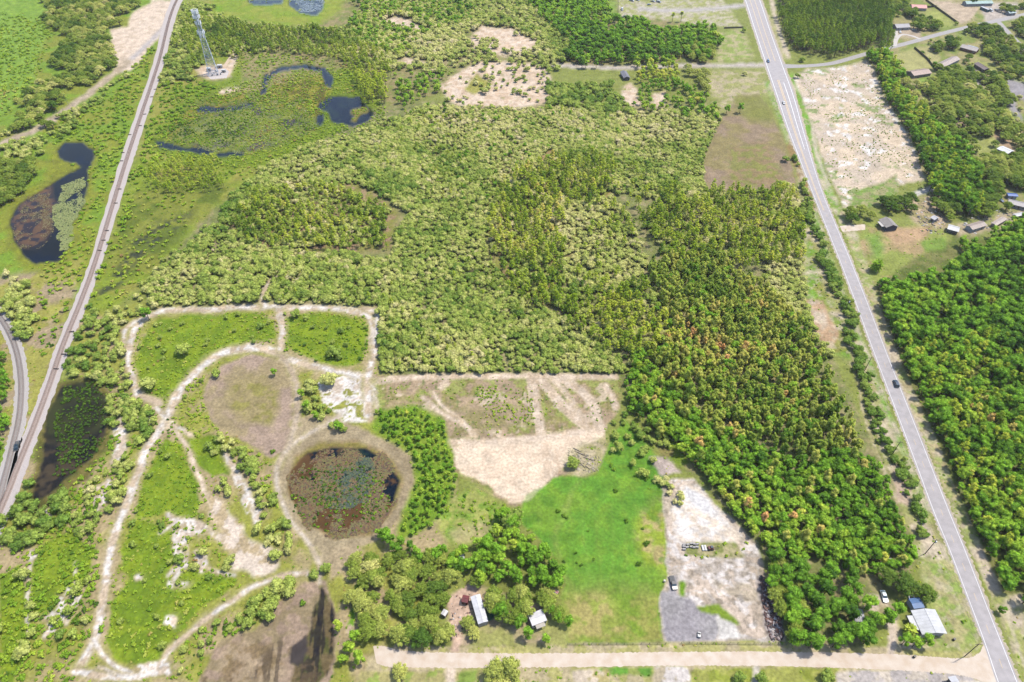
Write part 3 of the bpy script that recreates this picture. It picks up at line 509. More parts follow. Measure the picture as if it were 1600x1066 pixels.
# ------------------------------------------------------------------ roads and railway
def strip(name, left, right, z, m, n=10, kind='structure', parent=None, ragged=0.0):
    """left/right edges as points of the photograph, in matching pairs"""
    l = smooth_line(left, n); r = smooth_line(right, n); V = []
    for a, b in zip(l, r):
        p = P(a[0], a[1], z); q = P(b[0], b[1], z)
        if ragged:
            d = (q - p).normalized(); p = p - d * ragged * (random.random() - .3); q = q + d * ragged * (random.random() - .3)
        V += [p, q]
    k = len(l); f = [(2 * i, 2 * i + 1, 2 * i + 3, 2 * i + 2) for i in range(k - 1)]
    o = link(name, mesh_np(name, np.array(V), np.array(f), [m]), parent)
    if kind: o['kind'] = kind
    return o
def edges(center_w):
    """[(x, y, half_width_m)] centreline in photo points -> left/right world offset polylines in photo points"""
    c = [P(x, y) for x, y, _ in center_w]; L_, R_ = [], []
    for i, p in enumerate(c):
        d = (c[min(i + 1, len(c) - 1)] - c[max(i - 1, 0)]).normalized(); nrm = Vector((-d.y, d.x, 0)); hw = center_w[i][2]
        for s_, lst in ((1, L_), (-1, R_)):
            q = p + nrm * s_ * hw; x, y = PX(q.x, q.y); lst.append((float(x), float(y)))
    return L_, R_
M_ASPH = mat('highway_asphalt', C(196, 189, 189), .9, var=.06, scale=.35); M_ASPH2 = mat('side_road_asphalt', C(188, 182, 180), .9, var=.07, scale=.6)
M_LINE = mat('white_line_paint', C(236, 234, 234, .36), .6, var=.06, scale=3); M_YEL = mat('yellow_line_paint', C(226, 196, 150, .32), .6, var=.08, scale=3)
M_DIRT = mat('dirt_road_sand', C(242, 226, 208), .95, var=.05, scale=.3, bump=.4, c2=C(228, 206, 182)); M_SHOULD = mat('sandy_shoulder', C(206, 192, 168), .95, var=.12, scale=.7)
hy = [-420, -200, -80, 0, 50, 100, 150, 200, 250, 300, 350, 405, 470, 535, 600, 665, 732, 800, 860, 957, 1015, 1066, 1180]
HL = {-420: 1012, -200: 1091, -80: 1134, 0: 1162.5, 50: 1178.5, 100: 1195, 150: 1212, 200: 1229, 250: 1248.5, 300: 1268, 350: 1288, 405: 1310, 470: 1334.5, 535: 1358, 600: 1382.5, 665: 1407, 732: 1432, 800: 1457, 860: 1482, 957: 1519, 1015: 1540, 1066: 1557, 1180: 1598}
HR = {-420: 1018, -200: 1106, -80: 1157, 0: 1189, 50: 1206, 100: 1224, 150: 1242, 200: 1256, 250: 1270, 300: 1286, 350: 1306.5, 405: 1329.5, 470: 1355.5, 535: 1380.5, 600: 1406, 665: 1432, 732: 1458.5, 800: 1485.5, 860: 1510, 957: 1548, 1015: 1571.5, 1066: 1592, 1180: 1640}
def hmix(t, off=0): return [((HL[y] * (1 - t) + HR[y] * t) + off, y) for y in hy]
strip('highway', hmix(0), hmix(1), .03, M_ASPH)
strip('highway_shoulder', hmix(-.05), hmix(1.08), .015, M_SHOULD, 30, ragged=1.2)
lt = lambda a, b, nm, m: strip(nm, hmix(a), hmix(b), .045, m)
lt(.075, .10, 'edge_line', M_LINE); lt(.90, .925, 'edge_line', M_LINE)
# centre markings: double yellow in the north, yellow dashes beyond
ys = lambda t, y0, y1: [p for p in smooth_line(hmix(t), 12) if y0 <= p[1] <= y1]
def sub(t0, t1, y0, y1, nm, m):
    a = [tuple(p) for p in ys(t0, y0, y1)]; b = [tuple(p) for p in ys(t1, y0, y1)]
    if len(a) > 1: strip(nm, a, b, .05, m, 2)
sub(.36, .395, 125, 330, 'centre_line', M_YEL); sub(.43, .465, 125, 330, 'centre_line', M_YEL)
sub(.33, .36, -80, 98, 'centre_line', M_YEL); sub(.60, .63, -80, 98, 'centre_line', M_YEL); sub(.64, .67, 128, 235, 'lane_line', M_LINE)
dash = []
yy = 335.0
while yy < 1170:
    p = P(np.interp(yy, hy, [(HL[y] + HR[y]) / 2 for y in hy]), yy, .05); x2, y2 = PX(p.x - .135 * -1 * 0, p.y - 3.2)
    q = P(np.interp(float(y2), hy, [(HL[y] + HR[y]) / 2 for y in hy]), float(y2), .05)
    d = (q - p).normalized(); nn = Vector((-d.y, d.x, 0)) * .07; dash.append((p - nn, p + nn, q + nn, q - nn)); x3, y3 = PX(p.x, p.y - 12.2); yy = float(y3)
strp = np.array([list(v) for d in dash for v in d]); o = link('centre_dash', mesh_np('centre_dash', strp, np.arange(len(strp)).reshape(-1, 4), [M_YEL])); o['kind'] = 'structure'
# side road at the top right with its flared junction
l, r = edges([(1222, 103, 5.5), (1234, 103.5, 4.2), (1262, 103, 3.2), (1300, 99, 3.1), (1340, 88, 3.1), (1380, 77, 3.1), (1420, 67, 3.2), (1470, 53, 3.2), (1515, 42, 3.3), (1560, 32, 3.4), (1610, 21, 3.4), (1750, -4, 3.4), (2100, -60, 3.4)])
strip('side_road', l, r, .035, M_ASPH2)
l, r = edges([(1560, 34, 2.6), (1575, 50, 2.6), (1590, 66, 2.6), (1610, 84, 2.6), (1700, 150, 2.6)]); strip('side_lane', l, r, .025, M_ASPH2)
for c_ in ([(1398, 72, 1.6), (1402, 60, 1.5), (1410, 54, 1.5), (1424, 56, 1.5), (1438, 61, 1.6)], [(1398, 70, 1.6), (1400, 56, 1.6), (1400, 48, 1.8)]):
    l, r = edges(c_); strip('driveway', l, r, .02 + .004 * len(c_), mat('concrete_drive', C(222, 214, 206), .9, var=.05))
# dirt road along the bottom
strip('dirt_road', [(583, 1010), (600, 1010), (640, 1018), (760, 1021), (900, 1021), (1080, 1019), (1230, 1019), (1400, 1023), (1500, 1029), (1528, 1022), (1536, 1010), (1546, 1000)], [(588, 1036), (608, 1042), (640, 1043), (760, 1043), (900, 1042), (1080, 1040), (1230, 1041), (1400, 1047), (1500, 1055), (1538, 1066), (1552, 1068), (1562, 1069)], .02, M_DIRT, 60, ragged=.45)
strip('dirt_lane', [(1312, 353), (1330, 352), (1352, 351)], [(1316, 362), (1332, 361), (1352, 359)], .022, M_DIRT, 8, ragged=.6)
# ballast and tracks
M_BAL = mat('ballast_stone', C(212, 200, 194), .95, var=.07, scale=2.5, bump=.5); M_SLP = mat('sleepers_dark', C(200, 176, 164), .9, var=.15, scale=3); M_RAIL = mat('rail_steel', C(180, 150, 138), .5, metal=.3, spec=.4)
M_BAL2 = mat('ballast_grey', C(204, 196, 190), .95, var=.07, scale=2.5, bump=.5); M_BALB = mat('ballast_between_sleepers', C(214, 194, 182), .95, var=.12, scale=3, bump=.5)
RL = [(640, -480), (460, -250), (330, -80), (268, 0), (239, 100), (205, 200), (182, 270), (143, 400), (117, 470), (88, 540), (67, 600), (43, 665), (14, 732), (-16, 800), (-140, 1060)]
RR = [(652, -480), (478, -250), (352, -80), (286, 0), (256, 100), (224, 200), (202, 270), (162, 400), (138, 470), (110, 540), (90, 600), (66, 665), (41, 732), (16, 800), (-90, 1060)]
SPc = [(-60, 440), (-30, 462), (-4, 490), (15, 520), (27, 552), (33, 590), (33, 625), (29, 660), (20, 698), (8, 745), (-8, 800), (-60, 940)]
def railway(left, right, t0, t1, balm, gauge_c, label, slpm):
    strip('railway_ballast', left, right, .12, balm, 14, ragged=.8)
    L_ = smooth_line(left, 16); R_ = smooth_line(right, 16)
    c = [P(*(a * (1 - gauge_c) + b * gauge_c), .14) for a, b in zip(L_, R_)]
    root = empty('railway_track', c[len(c) // 2], label=label, cat='railway track')
    off = -Vector(c[len(c) // 2]); off.z = 0
    # resample by metres
    pts = [c[0]]; acc = 0
    for a, b in zip(c[:-1], c[1:]):
        d = (b - a).length; s = 0
        while acc + (d - s) >= .62:
            s += .62 - acc; pts.append(a + (b - a) * (s / d)); acc = 0
        acc += d - s
    pts = [p for p in pts if p.y < 1500 and PX(p.x, p.y)[1] > -120 and PX(p.x, p.y)[1] < 1200]
    A = np.array([list(p) for p in pts]); D = np.gradient(A, axis=0); D /= np.linalg.norm(D, axis=1)[:, None]; Nn = np.stack([-D[:, 1], D[:, 0], 0 * D[:, 0]], 1)
    off = -np.array(root.location)
    def ribbon(o0, o1, z0, z1, nm, m, st=4):
        a = A[::st]; n_ = Nn[::st]; k = len(a)
        V = np.concatenate([a + n_ * o0 + [0, 0, z0], a + n_ * o0 + [0, 0, z1], a + n_ * o1 + [0, 0, z1], a + n_ * o1 + [0, 0, z0]]) + off
        i = np.arange(k - 1); f = np.concatenate([np.stack([i + s * k, i + s * k + 1, i + (s + 1) * k + 1, i + (s + 1) * k], 1) for s in range(3)])
        return link(nm, mesh_np(nm, V, f, [m]), root)
    ribbon(-1.5, 1.5, 0, .05, 'track_bed', M_BALB if slpm is M_SLP else M_BAL2)
    for s_ in (-.75, .75): ribbon(s_ - .06, s_ + .06, .14, .26, 'rail', M_RAIL, 3)
    hw, hl = 1.3, .13; k = len(A); z = .14
    cs = []
    for sx, sy in ((-1, -1), (1, -1), (1, 1), (-1, 1)):
        cs.append(A + Nn * sx * hw + D * sy * hl + [0, 0, z])
    V = np.stack(cs, 1).reshape(-1, 3) + off; V2 = V.copy(); V2[:, 2] -= .1; n4 = len(V)
    Vv = np.concatenate([V, V2]); b = np.arange(k)[:, None] * 4; f = [b + np.array([[0, 1, 2, 3]])]
    for e in range(4): f.append(np.concatenate([b + e, b + (e + 1) % 4, b + (e + 1) % 4 + n4, b + e + n4], 1))
    o = link('sleepers', mesh_np('sleepers', Vv, np.concatenate(f), [slpm]), root); o['kind'] = 'stuff'
    return A, Nn
MA, MN = railway(RL, RR, 0, 1, M_BAL, .47, 'long straight railway track on pale ballast crossing the left side from bottom to top', M_SLP)
l, r = edges([(x, y, 3.0) for x, y in SPc])
railway(l, r, 0, 1, M_BAL2, .5, 'curved siding track on grey ballast at the left edge joining the main line', mat('siding_sleepers', C(176, 164, 158), .9))
print('ground/roads done')

# ------------------------------------------------------------------ trees: prototypes
def ico(sub=1):
    bm = bmesh.new(); bmesh.ops.create_icosphere(bm, subdivisions=sub, radius=1); bm.verts.ensure_lookup_table()
    V = np.array([v.co[:] for v in bm.verts]); Ft = np.array([[v.index for v in f.verts] for f in bm.faces]); bm.free(); return V, Ft
ICO1 = ico(1)
def unit(n, r):
    v = r.normal(size=(n, 3)); return v / np.linalg.norm(v, axis=1)[:, None]
def crown_geo(lobes, ncards, csize, r, up=.75, jit=.5, core=.80):
    """lobes: (x,y,z,rx,ry,rz). Returns tris V,F"""
    Vs, Fs, n0 = [], [], 0
    lb = np.array(lobes)
    for l_ in lb:
        V = ICO1[0] * (1 + .25 * (r.random((len(ICO1[0]), 1)) - .5)) * l_[3:] * core + l_[:3]
        Vs.append(V); Fs.append(ICO1[1] + n0); n0 += len(V)
    wgt = lb[:, 3] * lb[:, 4]; wgt = wgt / wgt.sum(); idx = r.choice(len(lb), ncards, p=wgt)
    d = unit(ncards, r); d[:, 2] = np.where(d[:, 2] < -.25, -d[:, 2], d[:, 2])
    c = lb[idx, :3] + d * lb[idx, 3:] * (.86 + .26 * r.random((ncards, 1)))
    nrm = d + np.array([0, 0, up]) + jit * unit(ncards, r); nrm /= np.linalg.norm(nrm, axis=1)[:, None]
    t = np.cross(nrm, unit(ncards, r)); t /= np.linalg.norm(t, axis=1)[:, None] + 1e-9; b = np.cross(nrm, t)
    s = csize * (.6 + .8 * r.random((ncards, 1))); e = s * (.5 + .5 * r.random((ncards, 1)))
    q = np.stack([c - t * s - b * e * .4, c + b * e * -.9 + t * s * .1, c + t * s, c + b * e + t * s * .2 * 0], 1).reshape(-1, 3)
    k = np.arange(ncards)[:, None] * 4 + n0
    Vs.append(q); Fs.append(np.concatenate([k + [[0, 1, 2]], k + [[0, 2, 3]]]))
    return np.concatenate(Vs), np.concatenate(Fs)
def tube_np(a, b, r0, r1, n=5):
    a = np.array(a, float); b = np.array(b, float); d = b - a; d /= np.linalg.norm(d); u = np.cross(d, [.3, .9, .1]); u /= np.linalg.norm(u); v = np.cross(d, u)
    th = np.arange(n) * 2 * math.pi / n; ring = np.cos(th)[:, None] * u + np.sin(th)[:, None] * v
    V = np.concatenate([a + ring * r0, b + ring * r1]); i = np.arange(n); j = (i + 1) % n
    return V, np.concatenate([np.stack([i, j, j + n], 1), np.stack([i, j + n, i + n], 1)])
def joinV(parts):
    Vs, Fs, n0 = [], [], 0
    for V, F_ in parts: Vs.append(V); Fs.append(F_ + n0); n0 += len(V)
    return np.concatenate(Vs), np.concatenate(Fs)
def proto(kind, r):
    U = r.random
    if kind == 'scrub_oak':
        n = r.integers(5, 8); lo = [(0, 0, 2.3, 1.5, 1.5, 1.4)]
        for k in range(n):
            a = 2 * math.pi * (k + U()) / n; q = 1.0 + U() * .7; rr = .75 + U() * .55; lo.append((q * math.cos(a), q * math.sin(a), 1.2 + U() * 1.5, rr, rr, rr * .9))
        cr = crown_geo(lo, 230, .21, r, jit=.7); tr = [tube_np((0, 0, -.2), (.2, .1, 2), .16, .1)] + [tube_np((.1, .05, 1), (math.cos(a), math.sin(a), 2), .1, .04) for a in (1, 3.2, 5.1)]
    elif kind == 'shrub':
        n = r.integers(3, 6); lo = [(0, 0, .55, .62, .62, .55)]
        for k in range(n):
            a = 2 * math.pi * (k + U()) / n; rr = .3 + U() * .32; lo.append((.65 * math.cos(a), .65 * math.sin(a), .35 + U() * .35, rr, rr, rr * .9))
        cr = crown_geo(lo, 80, .14, r, jit=.8); tr = [tube_np((0, 0, -.1), (0, 0, .6), .06, .04)]
    elif kind == 'pine_tree':
        lo = []; n = 10
        for k in range(n):
            z = 6.0 + 5.2 * k / (n - 1); R = 1.9 * (1 - .75 * max(0, (z - 7.2) / 4.2)) * (.6 + .5 * U()); a = k * 2.4 + U(); rr = .75 + .4 * U()
            lo.append((R * math.cos(a), R * math.sin(a), z, rr, rr, rr * .8))
        lo.append((0, 0, 11.2, .6, .6, .8)); cr = crown_geo(lo, 330, .23, r, jit=.9, core=.66)
        tr = [tube_np((0, 0, -.3), (.1, 0, 6), .2, .14), tube_np((.1, 0, 6), (0, .1, 11), .14, .04)] + [tube_np((0, 0, l_[2] - .7), l_[:3], .07, .03, 4) for l_ in lo[:8]]
    elif kind == 'broadleaf_tree':
        lo = [(0, 0, 7.0, 1.7, 1.7, 1.7)]; n = 9
        for k in range(n):
            a = k * 2.4 + U() * .6; z = 3.6 + 4.4 * U(); q = 1.9 * math.sqrt(max(.1, 1 - ((z - 5.4) / 3.6) ** 2)); rr = .95 + .6 * U(); lo.append((q * math.cos(a), q * math.sin(a), z, rr, rr, rr * .95))
        cr = crown_geo(lo, 400, .26, r, jit=.7); tr = [tube_np((0, 0, -.3), (.15, .1, 4.5), .24, .15), tube_np((.15, .1, 4.5), (0, 0, 7), .15, .05)] + [tube_np((.1, .1, 3.5), l_[:3], .1, .04, 4) for l_ in lo[1:6]]
    elif kind == 'cypress_tree':
        lo = []; n = 9
        for k in range(n):
            z = 3.6 + 6.6 * k / (n - 1); R = 1.5 * math.sin(math.pi * (.22 + .66 * k / (n - 1))); a = k * 2.4 + U(); rr = (.95 + .4 * U()) * (.6 + .6 * math.sin(math.pi * (.3 + .6 * k / (n - 1))))
            lo.append((R * .75 * math.cos(a), R * .75 * math.sin(a), z, rr, rr, rr * 1.3))
        cr = crown_geo(lo, 300, .21, r, jit=.7); tr = [tube_np((0, 0, -.3), (.1, 0, 5), .22, .13), tube_np((.1, 0, 5), (0, 0, 10.5), .13, .04)]
    elif kind == 'live_oak':
        lo = [(0, 0, 6.6, 2.5, 2.5, 1.9)]; n = 15
        for k in range(n):
            a = k * 2.4 + U() * .5; q = 4.3 * math.sqrt((k + .6) / n); z = 6.4 - 2.6 * (q / 4.3) ** 2 + U() * .9; rr = 1.2 + .75 * U(); lo.append((q * math.cos(a), q * math.sin(a), z, rr, rr, rr * .8))
        cr = crown_geo(lo, 950, .29, r, jit=.7); tr = [tube_np((0, 0, -.3), (.2, .1, 2.6), .5, .38, 7)] + [tube_np((.2, .1, 2.4), l_[:3], .24, .06, 5) for l_ in lo[1::2]]
    return cr, joinV(tr)
NVAR = {'scrub_oak': 6, 'shrub': 4, 'pine_tree': 5, 'broadleaf_tree': 6, 'cypress_tree': 5, 'live_oak': 4}
HT = {'scrub_oak': 3.6, 'shrub': 1.0, 'pine_tree': 11.6, 'broadleaf_tree': 8.6, 'cypress_tree': 11.6, 'live_oak': 8.2}
ZC = {'scrub_oak': 2.2, 'shrub': .5, 'pine_tree': 8.8, 'broadleaf_tree': 6.0, 'cypress_tree': 7.6, 'live_oak': 6.0}
RAD = {'scrub_oak': 2.2, 'shrub': .95, 'pine_tree': 2.2, 'broadleaf_tree': 2.8, 'cypress_tree': 2.1, 'live_oak': 5.2}
PROTO = {}
for kd, nv in NVAR.items():
    lst = []
    for v in range(nv):
        r_ = np.random.default_rng(100 * len(kd) + v); (cv, cf), (tv, tf) = proto(kd, r_)
        mc = mesh_np('crown', cv, cf, [LM[kd]]); mt = mesh_np('trunk', tv, tf, [M_BARK]); jv, jf = joinV([(cv, cf), (tv, tf)])
        mj = mesh_np(kd, jv, jf, [LM[kd], M_BARK], np.concatenate([np.zeros(len(cf)), np.ones(len(tf))])); lst.append((mc, mt, mj))
    PROTO[kd] = lst
CATS = {'shrub': 'shrub'}
def put_tree(kd, X, Y, rz, s, tint, v, label, group=None, parts=True):
    mc, mt, mj = PROTO[kd][v % NVAR[kd]]
    if parts:
        o = bpy.data.objects.new(kd, None); COL.objects.link(o); o.empty_display_size = .3
        ch = [('crown', mc), ('trunk' if kd != 'shrub' else 'stem', mt)]
        for nm, me in ch:
            c = bpy.data.objects.new(nm, me); COL.objects.link(c); c.parent = o; c['tint'] = float(tint)
    else:
        o = bpy.data.objects.new(kd, mj); COL.objects.link(o)
    o['tint'] = float(tint); o.location = (X, Y, 0); o.rotation_euler = (0, 0, rz); o.scale = (s[0], s[1], s[2])
    return setp(o, label, CATS.get(kd, 'tree'), group)

# ------------------------------------------------------------------ keep-outs: roads, railway, buildings
hp = [(y_, HL[y_] - 5, HR[y_] + 5) for y_ in hy]
def blocked(px, py, open_ok):
    hl = np.interp(py, [h[0] for h in hp], [h[1] for h in hp]); hr = np.interp(py, [h[0] for h in hp], [h[2] for h in hp]); b = (px > hl) & (px < hr)
    ry = [p[1] for p in RL]; b |= (px > np.interp(py, ry, [p[0] for p in RL]) - 3) & (px < np.interp(py, ry, [p[0] for p in RR]) + 3) & (py < 800)
    sy_ = [p[1] for p in SPc]; b |= (np.abs(px - np.interp(py, sy_, [p[0] for p in SPc])) < 11) & (py > 480) & (px < 60)
    b |= (py > 1014) & (py < 1047) & (px > 585) & (px < 1560)
    sd, _ = seg_dist(px, py, [(1222, 103), (1262, 103), (1300, 99), (1340, 88), (1380, 77), (1420, 67), (1470, 53), (1515, 42), (1560, 32), (1610, 21)], 1.8); b |= sd < 11
    sd, _ = seg_dist(px, py, [(1560, 32), (1590, 66), (1610, 84)], 1); b |= sd < 8
    b |= grid_at(EXCL, px, py) > .5
    if not open_ok: b |= grid_at(OPENM, px, py)
    return b
HOUSES = []   # (x, y, radius px) filled here so trees keep clear of them
KEEP = [(1437, 10, 17), (1409, 40, 18), (1515, 74, 22), (1480, 96, 22), (1536, 101, 16), (1437, 115, 24), (1571, 236, 18), (1391, 350, 18), (1462, 338, 10), (1490, 360, 15), (1525, 354, 17), (1562, 347, 14), (1592, 316, 18), (1545, 14, 18), (1435, 975, 34), (1432, 944, 14), (1380, 934, 8), (748, 952, 16), (756, 966, 12), (742, 935, 14), (727, 936, 11), (840, 964, 22), (866, 930, 8), (1342, 962, 11), (694, 958, 8),
        (723, 878, 9), (337, 116, 22), (350, 112, 16), (977, 118, 14), (1389, 880, 10), (1575, 303, 12), (1052, 912, 10), (1455, 855, 5), (1055, 20, 18), (985, 24, 10), (1584, 335, 10), (1490, 60, 8), (1563, 322, 10), (591, 920, 7)]
def near_keep(px, py):
    b = np.zeros(px.shape, bool)
    for x, y, r_ in KEEP: b |= np.hypot(px - x, (py - y) * 1.2) < r_
    return b

# ------------------------------------------------------------------ woods and thickets: (kind, polygon, spacing m, scale range, tint, tint spread, gap 0..1, open_ok, phrase)
R = []
def reg(kind, poly, sp_, s0, s1, tint, tv, gap, phrase, open_ok=False, soft=0): R.append((kind, poly, sp_, s0, s1, tint, tv, gap, phrase, open_ok))
thick = [(232, 474), (236, 430), (290, 385), (330, 345), (420, 385), (600, 400), (640, 330), (560, 260), (650, 165), (860, 166), (960, 185), (1010, 240), (960, 300), (860, 230), (800, 290), (765, 330), (760, 400), (830, 470), (900, 500), (960, 540), (978, 580), (700, 580), (592, 580), (590, 478), (440, 474), (300, 476)]
reg('scrub_oak', thick, 2.2, .34, 1.2, .46, .26, .12, 'grey green scrub oak in the wide thicket north of the cleared lot')
reg('broadleaf_tree', [(640, 166), (860, 166), (960, 190), (1000, 300), (900, 300), (760, 330), (640, 300)], 11, .4, .65, .3, .2, .4, 'darker round tree rising from the upper thicket')
reg('pine_tree', thick, 8.5, .35, .6, .42, .25, .62, 'young pine rising from the wide thicket')
reg('scrub_oak', [(300, 410), (420, 395), (560, 400), (600, 430), (520, 470), (300, 470)], 5, 1.1, 1.5, .28, .18, .2, 'darker green scrub oak in the thicket above the looping track')
reg('scrub_oak', [(860, 166), (1000, 176), (1122, 165), (1122, 215), (1100, 262), (1095, 310), (1040, 310), (960, 300), (900, 240)], 2.4, .36, 1.3, .54, .26, .12, 'pale scrub oak in the thicket west of the brown field')
reg('scrub_oak', [(335, 350), (360, 300), (470, 225), (560, 205), (600, 180), (655, 190), (640, 330), (560, 285), (480, 290)], 2.4, .36, 1.3, .38, .26, .13, 'green scrub oak on the slope south of the lily pond')
reg('pine_tree', [(350, 345), (400, 300), (500, 285), (590, 310), (612, 350), (610, 385), (540, 388), (400, 380)], 4.2, .5, .8, .45, .25, .34, 'yellow green pine on the brown needle floor of the west thicket')
reg('pine_tree', [(230, 290), (240, 248), (310, 232), (346, 252), (340, 288), (280, 297)], 4.4, .5, .7, .5, .15, .1, 'small pine in the patch below the lily pond', True)
reg('pine_tree', [(766, 380), (772, 325), (815, 255), (900, 218), (965, 250), (940, 320), (880, 350), (872, 440), (845, 470), (790, 448)], 4.0, .5, .95, .48, .26, .30, 'bright pine in the open grove at the centre')
reg('pine_tree', [(940, 270), (1010, 250), (1010, 330), (950, 400), (1000, 470), (960, 480), (900, 440), (930, 330)], 7, .6, .8, .6, .2, .3, 'lone pine rising from the eastern scrub')
for q_, ph_ in (([(350, 345), (400, 300), (500, 285), (590, 310), (612, 350), (610, 385), (540, 388), (400, 380)], 'grey green undergrowth bush beneath the western pines'), ([(766, 380), (772, 325), (815, 255), (900, 218), (965, 250), (940, 320), (880, 350), (872, 440), (845, 470), (790, 448)], 'grey green undergrowth bush beneath the central pines'), ([(1000, 340), (1040, 285), (1235, 285), (1258, 330), (1245, 390), (1040, 400)], 'grey green undergrowth bush south of the brown field'), ([(840, 455), (900, 440), (1000, 430), (1065, 500), (1060, 560), (1000, 575), (965, 545)], 'undergrowth bush below the bright wood edge')):
    reg('scrub_oak', q_, 3.0, .4, 1.35, .42, .28, .2, ph_)
reg('scrub_oak', [(870, 330), (960, 310), (1010, 400), (970, 450), (880, 445)], 3.0, .5, 1.3, .66, .2, .12, 'silvery scrub oak in the ring of pines')
reg('pine_tree', [(840, 455), (900, 440), (1000, 430), (1015, 480), (1065, 500), (1060, 560), (1000, 575), (965, 545), (900, 505)], 4.0, .55, 1.0, .46, .25, .22, 'bright pine on the wood edge above the thicket corner')
reg('pine_tree', [(1000, 340), (1040, 285), (1110, 290), (1235, 285), (1258, 330), (1245, 390), (1180, 410), (1100, 410), (1040, 400)], 4.2, .5, .95, .44, .25, .26, 'pine in the belt south of the brown field')
reg('cypress_tree', [(1000, 400), (1060, 390), (1130, 400), (1200, 440), (1255, 500), (1295, 560), (1335, 640), (1350, 700), (1250, 715), (1180, 690), (1100, 660), (1050, 600), (1010, 540), (1055, 500)], 3.2, .5, 1.0, .58, .24, .1, 'narrow cypress in the swamp wood west of the highway')
reg('broadleaf_tree', [(1020, 420), (1130, 400), (1250, 500), (1330, 640), (1250, 700), (1100, 640), (1020, 540)], 6.5, .6, .95, .5, .25, .2, 'round green tree among the cypresses')
reg('scrub_oak', [(1175, 370), (1250, 375), (1260, 440), (1290, 520), (1300, 565), (1255, 505), (1200, 445)], 3.0, .5, 1.4, .56, .2, .08, 'pale scrub oak along the strip west of the highway verge')
bl = [(975, 590), (1000, 545), (1050, 600), (1100, 655), (1180, 690), (1250, 715), (1350, 700), (1385, 740), (1405, 800), (1428, 860), (1412, 892), (1340, 895), (1300, 875), (1240, 872), (1195, 845), (1150, 800), (1110, 750), (1060, 690), (1010, 655), (985, 640)]
reg('broadleaf_tree', bl, 2.6, .4, .88, .46, .26, .05, 'leafy green tree in the dense wood west of the highway')
reg('cypress_tree', bl, 12, .75, 1.0, .72, .2, .25, 'tan topped cypress standing above the leafy wood')
reg('broadleaf_tree', [(1195, 870), (1215, 845), (1250, 868), (1300, 885), (1352, 898), (1362, 950), (1345, 1008), (1250, 1012), (1215, 960)], 5.0, .8, 1.15, .4, .2, .08, 'tall green tree in the wood behind the white yard')
reg('live_oak', [(1198, 875), (1240, 870), (1262, 930), (1268, 990), (1235, 1000), (1212, 950)], 5.4, .5, .72, .55, .2, .0, 'olive crowned tree in the row along the white yard')
reg('broadleaf_tree', [(1350, 950), (1400, 950), (1388, 1004), (1350, 1006)], 4.4, .75, 1.0, .4, .2, .0, 'bushy tree west of the white roofed house', True)
eastp = [(1365, 450), (1395, 425), (1460, 405), (1500, 388), (1545, 372), (1640, 345), (1800, 330), (1800, 1000), (1600, 940), (1560, 905), (1520, 830), (1488, 760), (1456, 690), (1425, 620), (1400, 560), (1380, 500)]
reg('broadleaf_tree', eastp, 3.6, .5, 1.2, .30, .24, .08, 'green tree in the forest east of the highway')
reg('pine_tree', [(1380, 500), (1440, 520), (1600, 500), (1700, 500), (1700, 800), (1560, 880), (1480, 730), (1400, 580)], 8, .7, 1.0, .5, .25, .3, 'yellowish pine in the forest east of the highway')
reg('cypress_tree', [(1440, 560), (1600, 600), (1640, 700), (1560, 700), (1460, 620)], 13, .6, .9, .75, .2, .3, 'rusty crowned tree in the forest east of the highway')
reg('pine_tree', [(1207, -60), (1385, -60), (1392, 60), (1380, 74), (1300, 78), (1236, 70), (1212, 10)], 4.2, .8, 1.15, .10, .14, .05, 'dark pine in the block north of the side road')
reg('live_oak', [(1236, 50), (1262, 40), (1272, 62), (1250, 72)], 8, .8, .9, .5, .1, 0, 'round oak at the corner of the pine block', True)
tl = [(1362, 78), (1385, 75), (1410, 110), (1425, 150), (1450, 170), (1475, 195), (1510, 225), (1545, 270), (1560, 300), (1520, 330), (1455, 290), (1436, 262), (1422, 205), (1398, 165), (1372, 120)]
reg('broadleaf_tree', tl, 5.0, .8, 1.2, .26, .2, .08, 'tree in the belt between sandy lot and houses')
reg('pine_tree', tl, 9, .9, 1.2, .5, .2, .2, 'pine in the belt between sandy lot and houses')
for poly_, ph in (([(1385, -40), (1430, -30), (1425, 30), (1395, 36), (1388, 10)], 'shade oak north of the grey roofed house'), ([(1424, 20), (1450, 26), (1474, 34), (1468, 48), (1440, 46), (1420, 34)], 'shade oak beside the roadside lawn'), ([(1500, 36), (1555, 38), (1572, 68), (1555, 84), (1535, 76), (1520, 56)], 'dark oak behind the two tone roof'),
                  ([(1450, 120), (1500, 105), (1545, 150), (1560, 190), (1530, 200), (1490, 180), (1455, 150)], 'oak in the grove south of the long house'), ([(1460, 68), (1500, 55), (1500, 75), (1470, 92)], 'oak between the road and the long roof'), ([(1570, 70), (1640, 70), (1640, 110), (1600, 118), (1560, 100)], 'dark oak on the east lane'), ([(1565, 8), (1620, 4), (1640, 24), (1580, 22)], 'dark tree by the top road'),
                  ([(1520, 0), (1545, -10), (1560, 8), (1540, 20)], 'tree beside the car yard'), ([(1545, 110), (1575, 120), (1590, 200), (1640, 200), (1640, 300), (1590, 290), (1560, 200)], 'oak in the eastern back yards'), ([(1500, 280), (1560, 280), (1580, 320), (1540, 335), (1510, 320)], 'oak north of the sheds'), ([(1380, 300), (1425, 300), (1432, 325), (1400, 335), (1378, 318)], 'spreading oak over the grey roofed farmhouse'),
                  ([(1460, 310), (1500, 300), (1515, 330), (1480, 345)], 'oak above the scrap yard'), ([(1325, 325), (1375, 318), (1378, 338), (1330, 345)], 'low oak by the farm drive'), ([(1585, 20), (1700, 0), (1700, 60), (1600, 60)], 'tree at the top right corner')):
    reg('live_oak', poly_, 6.0, .55, 1.05, .28, .25, .02, ph, True)
